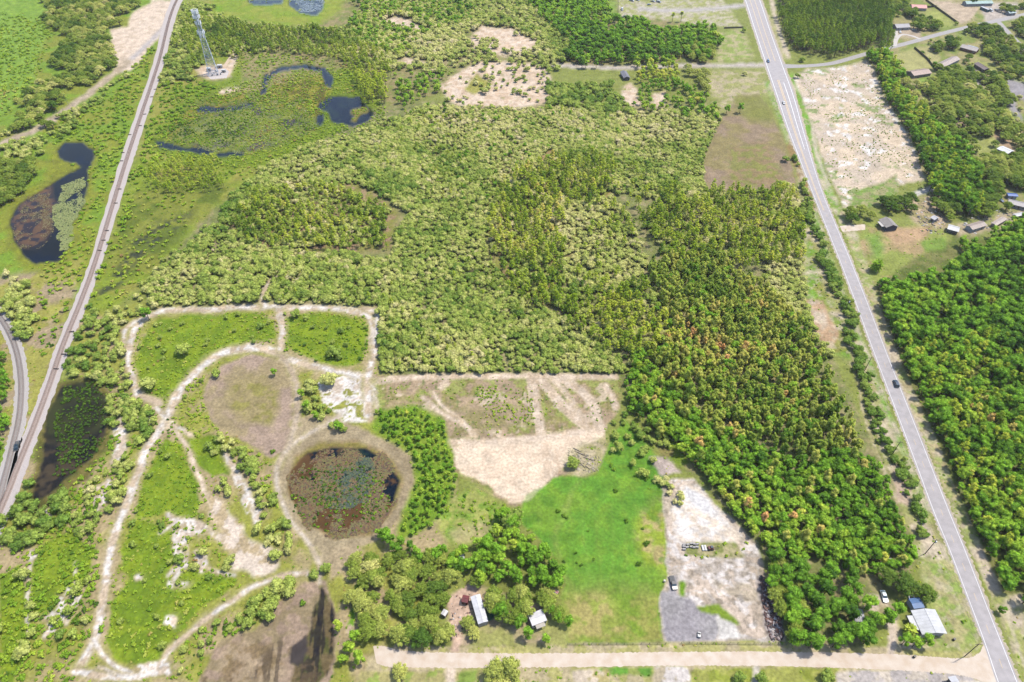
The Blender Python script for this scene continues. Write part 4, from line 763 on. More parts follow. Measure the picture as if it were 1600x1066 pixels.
estate = [(1395, 90), (1500, 50), (1700, 20), (1700, 300), (1560, 290), (1500, 220), (1440, 160)]
reg('live_oak', estate, 11, .5, 1.0, .26, .25, .25, 'shade tree scattered among the house lots')
reg('scrub_oak', estate, 7, .5, 1.2, .45, .25, .3, 'garden bush among the house lots')
reg('live_oak', [(1450, 135), (1500, 120), (1560, 170), (1600, 200), (1600, 290), (1560, 300), (1500, 210), (1460, 175)], 8, .6, 1.1, .22, .2, .08, 'large dark oak in the grove behind the long house')
reg('live_oak', [(1540, 240), (1600, 250), (1600, 300), (1570, 300), (1520, 260)], 8, .6, .9, .35, .2, .05, 'oak south of the square white roof', True)
reg('broadleaf_tree', [(1500, 372), (1560, 350), (1640, 340), (1640, 380), (1520, 400)], 5, .6, .9, .4, .2, .1, 'tree on the north rim of the eastern forest', True)
# top
reg('broadleaf_tree', [(900, 40), (960, 25), (1060, 36), (1118, 40), (1125, 70), (1105, 92), (1060, 88), (1000, 96), (910, 98), (880, 90), (890, 60)], 5.3, .8, 1.15, .34, .22, .05, 'dark green tree in the wood north of the lane')
reg('broadleaf_tree', [(830, -40), (970, -40), (950, 10), (920, 36), (890, 60), (845, 20)], 5.3, .8, 1.1, .38, .2, .1, 'tree in the top wood')
reg('scrub_oak', [(600, -60), (840, -60), (850, 30), (900, 60), (900, 92), (850, 100), (830, 60), (740, 40), (730, 80), (690, 110), (600, 100), (540, 60), (560, 20)], 4.2, .9, 1.6, .48, .22, .12, 'scrub oak in the country above the sand pits')
reg('broadleaf_tree', [(545, -60), (760, -60), (720, 30), (660, 60), (620, 80), (560, 60)], 7, .6, .9, .45, .2, .15, 'green tree in the mixed wood at the top')
reg('pine_tree', [(290, 20), (340, 25), (400, 30), (480, 35), (520, 50), (590, 60), (610, 110), (560, 108), (520, 90), (440, 80), (390, 92), (350, 80), (300, 100), (280, 60)], 5.0, .5, .9, .3, .2, .22, 'pine in the belt north of the lily pond')
reg('scrub_oak', [(340, 25), (480, 35), (600, 60), (610, 110), (520, 90), (440, 80), (350, 85), (300, 60)], 4.0, .5, 1.4, .3, .25, .2, 'bush beneath the pines north of the lily pond')
reg('scrub_oak', [(285, 0), (340, 10), (330, 60), (310, 130), (262, 140), (258, 80)], 4, .8, 1.6, .3, .2, .1, 'dark scrub around the mast')
reg('pine_tree', [(555, 110), (600, 110), (610, 150), (580, 150), (560, 140)], 5, .9, 1.1, .45, .15, 0, 'tall pine on the east bank of the lily pond', True)
reg('broadleaf_tree', [(610, 110), (690, 105), (690, 150), (640, 165), (612, 150)], 6, .6, .95, .5, .2, .1, 'round tree between pond and sand pit')
reg('scrub_oak', [(855, 130), (975, 130), (975, 165), (1000, 178), (870, 168), (855, 150)], 4.2, 1.0, 1.8, .2, .18, .05, 'dark oak south of the lane', True)
reg('live_oak', [(1068, 62), (1112, 60), (1116, 85), (1090, 92), (1070, 84)], 7.5, .7, .9, .5, .1, 0, 'blue green oak beside the lane', True)
reg('live_oak', [(1070, 100), (1105, 98), (1112, 140), (1085, 140)], 8, .7, .9, .6, .1, 0, 'round oak at the end of the lane', True)
reg('broadleaf_tree', [(985, 130), (1070, 120), (1110, 150), (1120, 175), (1060, 180), (1000, 176)], 6, .5, .9, .5, .25, .3, 'garden tree south of the lane')
reg('broadleaf_tree', [(990, 85), (1060, 80), (1062, 120), (995, 125)], 6, .6, .9, .8, .15, .2, 'yellow green tree by the small grey shed', True)
reg('scrub_oak', [(715, 60), (860, 86), (860, 104), (700, 104), (690, 90)], 6, .8, 1.5, .4, .2, .35, 'bush between the sand pits', True)
reg('scrub_oak', [(690, 110), (870, 95), (870, 165), (690, 165)], 9, .6, 1.5, .4, .2, .5, 'lone bush on the lower sand pit', True)
reg('scrub_oak', [(745, 60), (775, 58), (780, 72), (750, 74)], 4, .7, 1.1, .5, .1, 0, 'bush in the middle of the upper sand pit', True)
# far left
reg('live_oak', [(70, -40), (235, -40), (205, 15), (172, 45), (182, 90), (150, 115), (110, 140), (70, 175), (20, 205), (15, 180), (60, 130), (90, 100), (110, 60), (70, 30)], 6.2, .6, 1.0, .34, .28, .04, 'oak in the belt along the sandy trail')
reg('scrub_oak', [(205, 110), (170, 150), (130, 185), (90, 215), (30, 222), (60, 205), (140, 160), (180, 120)], 4, .7, 1.2, .4, .25, .2, 'scrub on the south side of the sandy trail')
reg('live_oak', [(0, 245), (55, 240), (72, 275), (40, 310), (0, 320), (-80, 320), (-80, 250)], 5.2, .55, .85, .2, .2, .0, 'oak west of the long pond')
reg('scrub_oak', [(-60, 205), (0, 210), (60, 215), (60, 240), (-60, 250)], 4, .8, 1.2, .4, .2, .1, 'scrub west of the small dark pool')
reg('scrub_oak', [(0, 420), (30, 430), (50, 470), (58, 520), (48, 545), (20, 500), (0, 480)], 4, .9, 1.6, .45, .2, .15, 'scrub in the fork of the tracks')
reg('broadleaf_tree', [(-80, 500), (0, 530), (20, 570), (22, 650), (0, 710), (-60, 700)], 5, .5, .9, .35, .2, .1, 'green tree west of the siding', True)
reg('shrub', [(210, 60), (270, 90), (230, 200), (190, 260), (150, 260), (180, 150)], 5, 1, 2.2, .5, .2, .3, 'bush on the marsh west of the railway')
reg('shrub', [(262, 110), (340, 130), (300, 165), (240, 250), (215, 300), (170, 420), (130, 500), (120, 500), (160, 400), (220, 230)], 4.5, 1, 2.4, .45, .2, .25, 'bush along the east foot of the railway')
reg('scrub_oak', [(110, 470), (230, 475), (200, 500), (190, 560), (210, 600), (170, 600), (120, 590), (85, 590), (100, 530)], 4.2, .6, 1.3, .4, .22, .25, 'bush in the waste ground beside the railway')
reg('scrub_oak', [(210, 440), (240, 420), (290, 380), (330, 345), (300, 380), (240, 470), (200, 470)], 4.5, .6, 1.2, .5, .2, .25, 'bush on the west fringe of the thicket')
# loop country
reg('shrub', [(86, 690), (84, 650), (98, 602), (145, 595), (166, 625), (162, 690), (120, 735), (80, 745)], 1.6, .3, .9, .04, .16, .28, 'dark tussock in the marsh pool by the railway', True)
reg('scrub_oak', [(10, 800), (45, 750), (60, 730), (75, 780), (110, 760), (100, 800), (60, 840), (0, 880), (0, 810)], 4, .9, 1.5, .15, .12, .05, 'dark bush south of the marsh pool')
reg('scrub_oak', [(0, 880), (50, 850), (60, 900), (40, 960), (45, 1020), (0, 1066), (-40, 1066), (-40, 880)], 4, .7, 1.3, .42, .22, .2, 'scrub at the lower left edge')
reg('scrub_oak', [(165, 620), (200, 620), (248, 640), (250, 672), (225, 690), (190, 690), (165, 660)], 4, .8, 1.4, .5, .2, .15, 'scrub west of the track fork', True)
reg('scrub_oak', [(170, 700), (215, 700), (205, 750), (180, 800), (165, 810), (120, 850), (90, 840), (130, 770)], 4.2, .6, 1.2, .45, .22, .25, 'scrub between marsh pool and main track')
reg('scrub_oak', [(112, 868), (160, 840), (160, 960), (100, 1000), (60, 990), (90, 940)], 5.5, .6, 1.1, .42, .22, .45, 'scrub west of the lower track')
reg('scrub_oak', [(330, 675), (372, 690), (402, 730), (440, 790), (472, 850), (470, 885), (440, 884), (410, 830), (395, 770), (365, 735), (340, 720)], 3.9, .7, 1.3, .48, .2, .12, 'scrub in the belt west of the round pond', True)
reg('scrub_oak', [(300, 740), (360, 745), (400, 850), (370, 850), (330, 790)], 4.6, .5, 1.0, .45, .2, .35, 'scrub between the two sandy forks')
reg('scrub_oak', [(372, 960), (385, 930), (420, 905), (470, 905), (450, 930), (425, 960), (392, 985)], 4.0, .9, 1.5, .46, .15, .05, 'scrub oak in the clump beside the dry basin', True)
reg('scrub_oak', [(270, 845), (350, 850), (370, 890), (300, 890), (262, 900)], 5, .6, 1.2, .42, .2, .35, 'bush on the sandy middle of the loop', True)
reg('scrub_oak', [(290, 985), (360, 945), (390, 960), (340, 1000), (320, 1040), (290, 1066), (250, 1066)], 5.2, .4, .9, .5, .2, .4, 'bush beside the lower arm of the loop')
reg('scrub_oak', [(480, 585), (500, 630), (540, 660), (548, 672), (520, 665), (478, 640), (468, 600)], 4, .6, 1.2, .45, .2, .2, 'bush on the bank of the dry bed', True)
reg('broadleaf_tree', [(590, 636), (650, 638), (692, 658), (707, 710), (714, 748), (694, 800), (650, 838), (622, 850), (632, 800), (652, 748), (640, 705), (596, 676)], 2.5, .22, .46, .50, .25, .14, 'bright bush east of the round pond', True)
# bottom middle woods
reg('live_oak', [(535, 880), (560, 860), (600, 850), (650, 862), (715, 880), (725, 915), (700, 950), (690, 995), (640, 1000), (600, 990), (555, 1000), (545, 960), (535, 920)], 4.9, .5, .85, .46, .2, .0, 'grey green oak in the wood west of the mobile homes')
reg('broadleaf_tree', [(530, 950), (556, 990), (590, 995), (560, 1035), (525, 1040), (520, 990)], 5, .5, .8, .6, .15, .1, 'green bush tree at the basin edge', True)
reg('broadleaf_tree', [(565, 835), (590, 825), (660, 850), (740, 850), (760, 840), (790, 800), (815, 800), (850, 850), (872, 890), (868, 915), (800, 905), (740, 902), (730, 880), (640, 868), (590, 852)], 4.1, .6, 1.05, .36, .22, .0, 'green tree in the wood behind the mobile homes', True)
reg('live_oak', [(762, 915), (800, 905), (850, 912), (858, 925), (832, 940), (815, 955), (770, 945)], 5.2, .55, .8, .5, .2, 0, 'pale oak between the mobile homes', True)
reg('broadleaf_tree', [(772, 950), (825, 955), (822, 968), (790, 972), (768, 962)], 3.8, .6, .9, .3, .15, 0, 'dark green tree beside the long mobile home', True)
reg('broadleaf_tree', [(862, 935), (885, 945), (892, 975), (868, 975), (855, 950)], 3.8, .55, .8, .3, .15, 0, 'small tree east of the second mobile home', True)
reg('broadleaf_tree', [(806, 985), (868, 985), (866, 1000), (808, 1004)], 8, .55, .75, .55, .12, .1, 'round shrub tree in the front yard', True)
reg('live_oak', [(712, 965), (745, 962), (748, 985), (718, 990)], 6.5, .5, .65, .7, .1, 0, 'bushy tree by the drive', True)
reg('live_oak', [(760, 1030), (830, 1030), (838, 1080), (760, 1090)], 7.5, .8, .95, .55, .15, 0, 'big oak at the bottom edge of the photo', True)
reg('live_oak', [(848, 1040), (890, 1040), (892, 1080), (850, 1080)], 7, .55, .7, .4, .12, 0, 'oak at the bottom edge east of the big oak', True)
reg('live_oak', [(600, 1046), (640, 1046), (645, 1080), (598, 1080)], 7, .6, .7, .7, .1, 0, 'yellow green oak south of the dirt road', True)
hedge = [(1243, 235, 5), (1262, 310, 4), (1272, 370, 7), (1290, 410, 8), (1322, 480, 8), (1345, 550, 8), (1362, 610, 9), (1382, 665, 12), (1392, 690, 10), (1430, 800, 8), (1443, 835, 10)]
hl_, hr_ = [], []
for x, y, w_ in hedge: hl_.append((x - w_, y)); hr_.append((x + w_, y))
reg('scrub_oak', hl_ + hr_[::-1], 3.0, .6, 1.3, .08, .15, .3, 'dark bush in the hedgerow beside the highway', True)
reg('shrub', [(818, 780), (932, 745), (960, 690), (1032, 730), (1044, 790), (1036, 930), (880, 900)], 11, .5, 1.3, .1, .08, .45, 'dark tussock in the green meadow', True)
reg('scrub_oak', [(955, 640), (1000, 640), (1050, 690), (1030, 730), (1050, 760), (1010, 745), (960, 710)], 4.2, .5, 1.1, .3, .2, .25, 'bush between the meadow and the wood', True)
reg('scrub_oak', [(1040, 750), (1062, 748), (1072, 790), (1048, 800)], 4, .5, .9, .6, .2, .2, 'grey bush at the tip of the white yard', True)
reg('shrub', [(590, 590), (965, 590), (960, 660), (700, 690), (600, 625)], 2.4, .2, .7, .5, .25, .82, 'weed bush on the cleared lot', True)
reg('shrub', [(740, 605), (790, 600), (840, 620), (835, 665), (760, 655)], 2.2, .3, .8, .45, .2, .5, 'green weed bush in the middle of the cleared lot', True)
reg('shrub', [(1250, 120), (1360, 100), (1435, 245), (1440, 285), (1330, 325), (1290, 250)], 2.6, .2, .65, .62, .25, .66, 'weed clump on the sandy lot', True)
reg('shrub', [(1060, 842), (1165, 840), (1175, 870), (1060, 875)], 3.5, .4, 1.1, .6, .3, .3, 'weed among the stacked blocks', True)
LOOP = [(215, 500), (430, 485), (590, 490), (585, 570), (340, 545), (262, 640), (310, 740), (330, 800), (372, 915), (250, 1035), (160, 1000), (200, 800), (225, 700), (205, 560)]
reg('shrub', LOOP, 2.6, .3, 1.0, .58, .22, .36, 'low weed bush on the lime meadows inside the loop', True)
reg('scrub_oak', LOOP, 12, .4, .8, .22, .12, .35, 'scattered dark bush on the lime loop meadows', True)
reg('shrub', [(0, 830), (150, 760), (160, 980), (110, 1066), (0, 1066)], 2.4, .5, 1.5, .45, .25, .2, 'low bush on the lower left scrubland', True)
reg('shrub', [(165, 590), (230, 620), (250, 690), (200, 760), (100, 830), (60, 830), (120, 750), (170, 690)], 2.6, .5, 1.5, .55, .25, .25, 'low bush beside the upper track', True)
reg('shrub', [(280, 560), (340, 570), (316, 620), (330, 660), (420, 720), (432, 800), (380, 740), (270, 660), (265, 640)], 2.6, .5, 1.2, .78, .15, .25, 'low yellowish bush beside the dry bed')
reg('shrub', [(260, 1066), (290, 1000), (400, 940), (470, 900), (380, 985), (330, 1040), (310, 1066)], 2.6, .5, 1.2, .6, .3, .3, 'low bush on the bank of the dry basin')
reg('shrub', [(0, 20), (90, 30), (50, 150), (0, 190), (-100, 190), (-100, 20)], 4.5, .8, 1.9, .55, .2, .3, 'low bush on the top left meadow')
reg('shrub', [(60, 200), (200, 130), (205, 200), (180, 280), (130, 430), (90, 540), (60, 560), (60, 420), (150, 300)], 4.2, .8, 1.8, .55, .2, .4, 'low bush on the marsh by the railway')
reg('shrub', [(300, 300), (420, 270), (600, 200), (610, 130), (560, 100), (400, 80), (280, 150), (230, 230), (200, 330), (160, 480), (230, 460), (290, 370)], 4.5, .7, 1.6, .6, .2, .45, 'low bush on the marshy grass round the ponds')
reg('shrub', [(1240, 300), (1300, 420), (1400, 700), (1470, 860), (1520, 1000), (1450, 1010), (1440, 850), (1340, 560), (1270, 450)], 5, .35, .9, .6, .3, .5, 'weed on the highway verge', True)
reg('shrub', [(690, 760), (800, 795), (810, 830), (720, 860), (680, 830)], 3.4, .5, 1.2, .4, .2, .3, 'low bush in the clearing behind the wood', True)
reg('shrub', [(470, 740), (540, 720), (600, 740), (590, 790), (500, 790)], 1.7, .3, .85, .12, .2, .52, 'dark marsh tussock in the middle of the round pond', True)
reg('shrub', [(460, 800), (452, 765), (480, 780), (540, 790), (605, 770), (618, 790), (585, 824), (540, 836), (490, 825)], 1.6, .3, .9, .3, .3, .62, 'marsh tussock in the round pond', True)
reg('shrub', [(240, 215), (300, 170), (400, 120), (520, 110), (590, 130), (600, 190), (500, 225), (380, 262), (250, 250)], 2.4, .35, 1.0, .42, .3, .42, 'low green tuft of the marsh round the lily pond', True)
reg('shrub', [(236, 215), (300, 165), (400, 120), (500, 110), (520, 140), (500, 200), (380, 235)], 3.0, .35, .9, .35, .25, .5, 'marsh tussock round the lily pond', True)

LIST = {k: [] for k in NVAR}      # kind -> (X, Y, rz, s, sz, tint, variant, region index, showsize)
WETOK = {'dark marsh tussock in the middle of the round pond', 'dark tussock in the marsh pool by the railway', 'marsh tussock in the round pond', 'dark drowned bush in the marsh pool', 'marsh tussock round the lily pond'}
for ri, (kd, poly_, spc, s0, s1, tint, tv, gap, ph, ok) in enumerate(R):
    p = np.array(poly_, float); zc = ZC[kd] * (s0 + s1) / 2
    Xc, Yc = W(p[:, 0], np.maximum(p[:, 1], -100), zc); x0, x1, y0, y1 = Xc.min(), Xc.max(), Yc.min(), Yc.max()
    nx = int((x1 - x0) / spc) + 2; ny = int((y1 - y0) / (spc * .87)) + 2
    I, J = np.meshgrid(np.arange(nx), np.arange(ny)); r_ = np.random.default_rng(ri + 50)
    X = x0 + (I + .5 * (J % 2) + (r_.random(I.shape) - .5) * 1.25) * spc; Y = y0 + (J + (r_.random(I.shape) - .5) * 1.25) * spc * .87; X = X.ravel(); Y = Y.ravel()
    s = s0 + (s1 - s0) * np.clip(r_.random(X.shape) ** 1.7 * .75 + (fbm(X, Y, 16, 1, 2) - .3) * .6, 0, 1.2); px, py = PX(X, Y, ZC[kd] * s); bx, by = PX(X, Y, 0)
    wob = 9 * (fbm(X, Y, 12, 2) - .5) * 2 + (60 * (fbm(X, Y, 34, 5, 3) - .5) if spc >= 3 and kd != 'shrub' and len(X) > 150 else 0)
    k_ = inpoly(px + wob, py + wob * .7, poly_)
    if ph in WETOK: k_ &= ~near_keep(bx, by)
    else: k_ &= ~blocked(bx, by, ok) & ~near_keep(bx, by)
    if spc >= 3.2 and kd != 'shrub' and ph not in WETOK: k_ &= ~((grid_at(EXCL, px, py) > .5))
    if gap > 0: k_ &= fbm(X, Y, spc * 4.5, 4, 3) * .75 + r_.random(X.shape) * .25 > gap * .55 + .18
    k_ &= (by > -90) & (px > -60) & (px < 1660) & (by < 1130)
    X, Y, s, px, py = X[k_], Y[k_], s[k_], px[k_], py[k_]
    t = np.clip(tint + (fbm(X, Y, 48, 6, 2) - .5) * tv * 2.6 + (fbm(X, Y, 13, 2, 2) - .5) * tv * 2.2 + r_.normal(size=X.shape) * tv * (.62 if kd in ('scrub_oak', 'live_oak') else .6), 0, 1)
    sz = s * (.85 + .3 * r_.random(X.shape)); dep = Y * cp + H * sp; vis = (px > 0) & (px < 1600) & (py > 0) & (py < 1066)
    for i in range(len(X)):
        LIST[kd].append((X[i], Y[i], r_.random() * 6.28, s[i], sz[i], t[i], int(r_.integers(0, NVAR[kd])), ri, RAD[kd] * 2 * s[i] * F / dep[i] * (1 if vis[i] else .001)))
R.append(('shrub', [], 3, .1, .5, .5, .3, 0, 'small grass tuft on open ground', True)); r_ = np.random.default_rng(5)
for spc, y0_, y1_ in ((2.6, 560, 1075), (3.6, 250, 560), (5.5, 0, 250)):
    xa, ya = W(-20, y1_); xb, yb = W(-20, y0_); hx_ = abs(xb); I, J = np.meshgrid(np.arange(int(2 * hx_ / spc)), np.arange(int((yb - ya) / spc))); X = (-hx_ + (I + r_.random(I.shape)) * spc).ravel(); Y = (ya + (J + r_.random(I.shape)) * spc).ravel()
    px, py = PX(X, Y); k_ = (px > -10) & (px < 1610) & ~blocked(px, py, True) & ~near_keep(px, py); X, Y, px, py = X[k_], Y[k_], px[k_], py[k_]
    c_ = grid_at(CLS, px, py); dens = np.zeros(X.shape)
    for nm, d_ in (('ground', .8), ('meadow', .9), ('road_verge', .5), ('cleared_lot', .35), ('yard', .3), ('brown_field', .12), ('green_meadow', .10), ('sandy_lot', .22), ('sandy_yard', .12), ('sand_clearing', .06), ('dry_pond_bed', .04)): dens[c_ == cls_id(nm)] = d_
    k_ = (r_.random(X.shape) * .5 + .5 * fbm(X, Y, 7, 2, 3)) < dens * .62 + .05 * (dens > 0); X, Y = X[k_], Y[k_]; s_ = .14 + .34 * r_.random(X.shape) ** 1.6; t_ = np.clip(.5 + (fbm(X, Y, 9, 4, 2) - .5) * 1.1 + .15 * r_.normal(size=X.shape), 0, 1)
    for i in range(len(X)): LIST['shrub'].append((X[i], Y[i], r_.random() * 6.28, s_[i] * 1.3, s_[i] * .9, t_[i], int(r_.integers(0, 4)), len(R) - 1, .0005))
tot = 0; GRP = {}
def stuff_instances(name, label, items, kd):
    n = len(items); me = bpy.data.meshes.new(name); me.vertices.add(n)
    A = np.array([(i[0], i[1], 0) for i in items], np.float32); me.vertices.foreach_set('co', A.ravel())
    def att(nm, ty, d):
        a = me.attributes.new(nm, ty, 'POINT'); a.data.foreach_set('vector' if ty == 'FLOAT_VECTOR' else 'value', d)
    att('rot', 'FLOAT_VECTOR', np.array([(0, 0, i[2]) for i in items], np.float32).ravel())
    att('scl', 'FLOAT_VECTOR', np.array([(i[3] * (.82 + .36 * ((i[2] * 7) % 1)), i[3] * (1.18 - .36 * ((i[2] * 7) % 1)), i[4]) for i in items], np.float32).ravel())
    att('tint', 'FLOAT', np.array([i[5] for i in items], np.float32)); att('variant', 'INT', np.array([i[6] for i in items], np.int32))
    o = link(name, me); ng = bpy.data.node_groups.new(name, 'GeometryNodeTree')
    ng.interface.new_socket('Geometry', in_out='INPUT', socket_type='NodeSocketGeometry'); ng.interface.new_socket('Geometry', in_out='OUTPUT', socket_type='NodeSocketGeometry')
    N = ng.nodes; L = ng.links; gi = N.new('NodeGroupInput'); go = N.new('NodeGroupOutput'); iop = N.new('GeometryNodeInstanceOnPoints'); jn = N.new('GeometryNodeJoinGeometry')
    m2p = N.new('GeometryNodeMeshToPoints'); L.new(gi.outputs[0], m2p.inputs[0]); L.new(m2p.outputs[0], iop.inputs['Points'])
    for v in range(NVAR[kd] - 1, -1, -1):
        oi = N.new('GeometryNodeObjectInfo'); oi.inputs['Object'].default_value = SRC[kd][v]; oi.inputs['As Instance'].default_value = True; oi.transform_space = 'ORIGINAL'; L.new(oi.outputs['Geometry'], jn.inputs[0])
    L.new(jn.outputs[0], iop.inputs['Instance']); iop.inputs['Pick Instance'].default_value = True
    for nm, ty, sk in (('variant', 'INT', 'Instance Index'), ('rot', 'FLOAT_VECTOR', 'Rotation'), ('scl', 'FLOAT_VECTOR', 'Scale')):
        na = N.new('GeometryNodeInputNamedAttribute'); na.data_type = ty; na.inputs['Name'].default_value = nm
        if sk == 'Rotation':
            er = N.new('FunctionNodeEulerToRotation'); L.new(na.outputs['Attribute'], er.inputs[0]); L.new(er.outputs[0], iop.inputs[sk])
        else: L.new(na.outputs['Attribute'], iop.inputs[sk])
    L.new(iop.outputs[0], go.inputs[0]); md = o.modifiers.new('scatter', 'NODES'); md.node_group = ng
    setp(o, label, 'shrubs' if kd == 'shrub' else 'trees', kind='stuff'); return o
ORD = ['leftmost', 'second from the left', 'third from the left', 'fourth from the left', 'fifth from the left', 'sixth from the left', 'seventh from the left', 'eighth from the left', 'ninth from the left', 'tenth from the left']
def plural(ph):
    for a_, b_ in (('cypress', 'cypresses'), ('scrub oak', 'scrub oaks'), ('oak', 'oaks'), ('pine', 'pines'), ('tree', 'trees'), ('bush', 'bushes'), ('tussock', 'tussocks'), ('weed', 'weeds'), ('scrub', 'scrub bushes')):
        i = ph.find(a_ + ' ')
        if i >= 0: return ph[:i] + b_ + ph[i + len(a_):]
    return ph + ' plants'
def region_labels(kd, big, rest):
    out = {}; by = {}
    for k, i in enumerate(big): by.setdefault(i[7], []).append(k)
    restr = {i[7] for i in rest}
    for ri, ks in by.items():
        ph = R[ri][8]; g = plural(ph); px = {k: float(PX(big[k][0], big[k][1], 3)[0]) for k in ks}; ks = sorted(ks, key=lambda k: px[k]); n = len(ks)
        if n == 1 and ri not in restr: out[ks[0]] = ('the ' + ph, None); continue
        if n <= 10 and ri not in restr:
            for j, k in enumerate(ks): out[k] = ((ORD[j] if j < n - 1 or n < 3 else 'rightmost') + ' of the ' + g, g)
        else:
            m3 = np.mean([PX(big[k][0], big[k][1], 3) for k in ks], 0); ms = np.median([big[k][3] for k in ks]); t1, t2 = np.percentile([big[k][5] for k in ks], [33, 66])
            for k in ks:
                q = big[k]; x_, y_ = PX(q[0], q[1], 3); dx_, dy_ = x_ - m3[0], y_ - m3[1]; side = ('right' if dx_ > 0 else 'left') if abs(dx_) > abs(dy_) else ('lower' if dy_ > 0 else 'upper')
                shade = 'darker' if q[5] < t1 else ('paler' if q[5] > t2 else 'mid toned'); size = 'large' if q[3] > ms else 'small'; l_ = '%s, %s %s crown, %s side' % (ph, size, shade, side)
                if len(l_.split()) > 16: l_ = '%s, %s %s, %s side' % (ph, size, shade, side)
                if len(l_.split()) > 16: l_ = '%s, %s crown' % (ph, size)
                out[k] = (l_, g)
    return out
SRC = {}
STUFF_LBL = {'scrub_oak': 'continuous mass of smaller scrub oaks filling the thickets', 'shrub': 'countless low weeds and tussocks over meadows and marsh', 'pine_tree': 'mass of farther pines in groves and belts', 'broadleaf_tree': 'mass of farther leafy green trees in the woods', 'cypress_tree': 'mass of farther cypresses in the swamp wood', 'live_oak': 'farther oaks among the houses and along the trail'}
for kd, items in LIST.items():
    items.sort(key=lambda i: -i[8]); big = items[:290]; rest = items[290:]
    have = {}; LB = region_labels(kd, big, rest)
    for k_, i in enumerate(big):
        kd_, ph = R[i[7]][0], R[i[7]][8]; parts = i[8] > 15 and kd != 'shrub'
        if i[6] not in have: parts = False
        q_ = (i[2] * 7) % 1; o = put_tree(kd, i[0], i[1], i[2], (i[3] * (.82 + .36 * q_), i[3] * (1.18 - .36 * q_), i[4]), i[5], i[6], LB[k_][0], LB[k_][1], parts)
        if i[6] not in have: have[i[6]] = o
    SRC[kd] = [have.get(v, next(iter(have.values()))) for v in range(NVAR[kd])]
    if rest: stuff_instances({'scrub_oak': 'scrub_thicket', 'shrub': 'undergrowth', 'pine_tree': 'pine_wood', 'broadleaf_tree': 'leafy_wood', 'cypress_tree': 'cypress_wood', 'live_oak': 'oak_wood'}[kd], STUFF_LBL[kd], rest, kd)
    print(kd, len(items)); tot += len(items)
print('trees', tot)

# ------------------------------------------------------------------ single trees the photo shows standing alone
def lone(kd, px_, py_, sc, tint, label, v=0, sz=None):
    X, Y = W(px_, py_, ZC[kd] * sc); return put_tree(kd, float(X), float(Y), random.random() * 6.28, (sc, sc, sc if sz is None else sz), tint, v, label)
lone('broadleaf_tree', 227, 487, .95, .3, 'lone round dark tree at the northwest bend of the looping track', 1)
lone('broadleaf_tree', 427, 580, .55, .45, 'small open tree on the north end of the dry brown bed', 2)
lone('scrub_oak', 512, 592, 1.9, .62, 'wide grey green bush south of the track bend near white sand', 3)
lone('broadleaf_tree', 470, 613, .62, .6, 'light green bank tree casting a dark shadow, northernmost of three', 0)
lone('broadleaf_tree', 478, 632, .66, .5, 'light green bank tree, middle of three above the round pond', 1)
lone('broadleaf_tree', 492, 646, .6, .5, 'light green bank tree, southernmost of three above the round pond', 3)
lone('broadleaf_tree', 528, 664, .7, .4, 'dark bank tree at the north rim of the round pond basin', 4)
lone('scrub_oak', 520, 548, 1.7, .15, 'dark leafy tree in the lime meadow of the right hand loop', 1)
lone('scrub_oak', 533, 515, .9, .1, 'small dark bush in the middle of the right hand loop meadow', 2)
lone('scrub_oak', 407, 508, .9, .1, 'small dark bush beside the track in the left hand loop meadow', 4)
lone('scrub_oak', 461, 489, 1.3, .2, 'dark bush where the white track forks at the top of the loops', 5)
lone('scrub_oak', 283, 545, 1.9, .35, 'grey green bush clump in the left hand loop meadow', 0)
lone('scrub_oak', 230, 598, 1.8, .45, 'silvery bush beside the track on the west side of the left loop', 2)
lone('scrub_oak', 337, 583, 1.1, .25, 'small upright bush on the west rim of the dry brown bed', 3)
lone('shrub', 426, 705, 1.2, .15, 'tiny dark bush where two sandy tracks meet by the round pond', 1)
lone('scrub_oak', 508, 887, 1.0, .2, 'dark bush east of the track south of the round pond', 3)
lone('scrub_oak', 491, 897, .9, .25, 'dark bush west of the track south of the round pond', 4)
lone('shrub', 472, 941, 1.4, .2, 'single small green bush on the dry basin', 2)
lone('broadleaf_tree', 1158, 166, .95, .35, 'round green bush tree in the north of the brown field', 0)
lone('broadleaf_tree', 1137, 168, .9, .45, 'grey green tree on the west corner of the brown field', 2)
lone('scrub_oak', 1164, 114, 1.1, .7, 'small grey bush on the dry grass south of the lane', 2)
lone('scrub_oak', 1163, 46, 1.2, .15, 'dark bush at the fence corner beside the highway', 5)
lone('scrub_oak', 1254, 92, 1.3, .15, 'dark bush beside the side road junction', 1)
lone('scrub_oak', 1247, 117, 1.3, .2, 'dark scrub at the north corner of the sandy lot', 0)
lone('scrub_oak', 1228, 247, 1.3, .15, 'dark bush on the verge east of the brown field', 2)
lone('broadleaf_tree', 1568, 952, .5, .2, 'small dark tree on the verge east of the highway bend', 3)
lone('scrub_oak', 1157, 1058, 1.0, .12, 'dark round bush at the bottom edge west of the sandy drive', 1)
lone('scrub_oak', 1190, 1059, 1.0, .12, 'dark round bush at the bottom edge east of the sandy drive', 2)
lone('scrub_oak', 1293, 1057, 1.2, .2, 'round green bush on the grass south of the dirt road', 3)
lone('live_oak', 1388, 897, .8, .12, 'dark live oak north of the pale blue white car, leftmost of three', 0)
lone('live_oak', 1415, 908, .95, .06, 'large dark live oak north of the carport, middle of three', 1)
lone('live_oak', 1449, 925, .78, .14, 'dark round live oak northeast of the carport, rightmost of three', 2)
lone('broadleaf_tree', 1416, 999, .75, .45, 'round bush tree south of the white roofed house, leftmost of three', 0)
lone('broadleaf_tree', 1433, 1003, .72, .55, 'round bush tree south of the white roofed house, middle of three', 1)
lone('broadleaf_tree', 1450, 999, .78, .5, 'round bush tree south of the white roofed house, rightmost of three', 2)
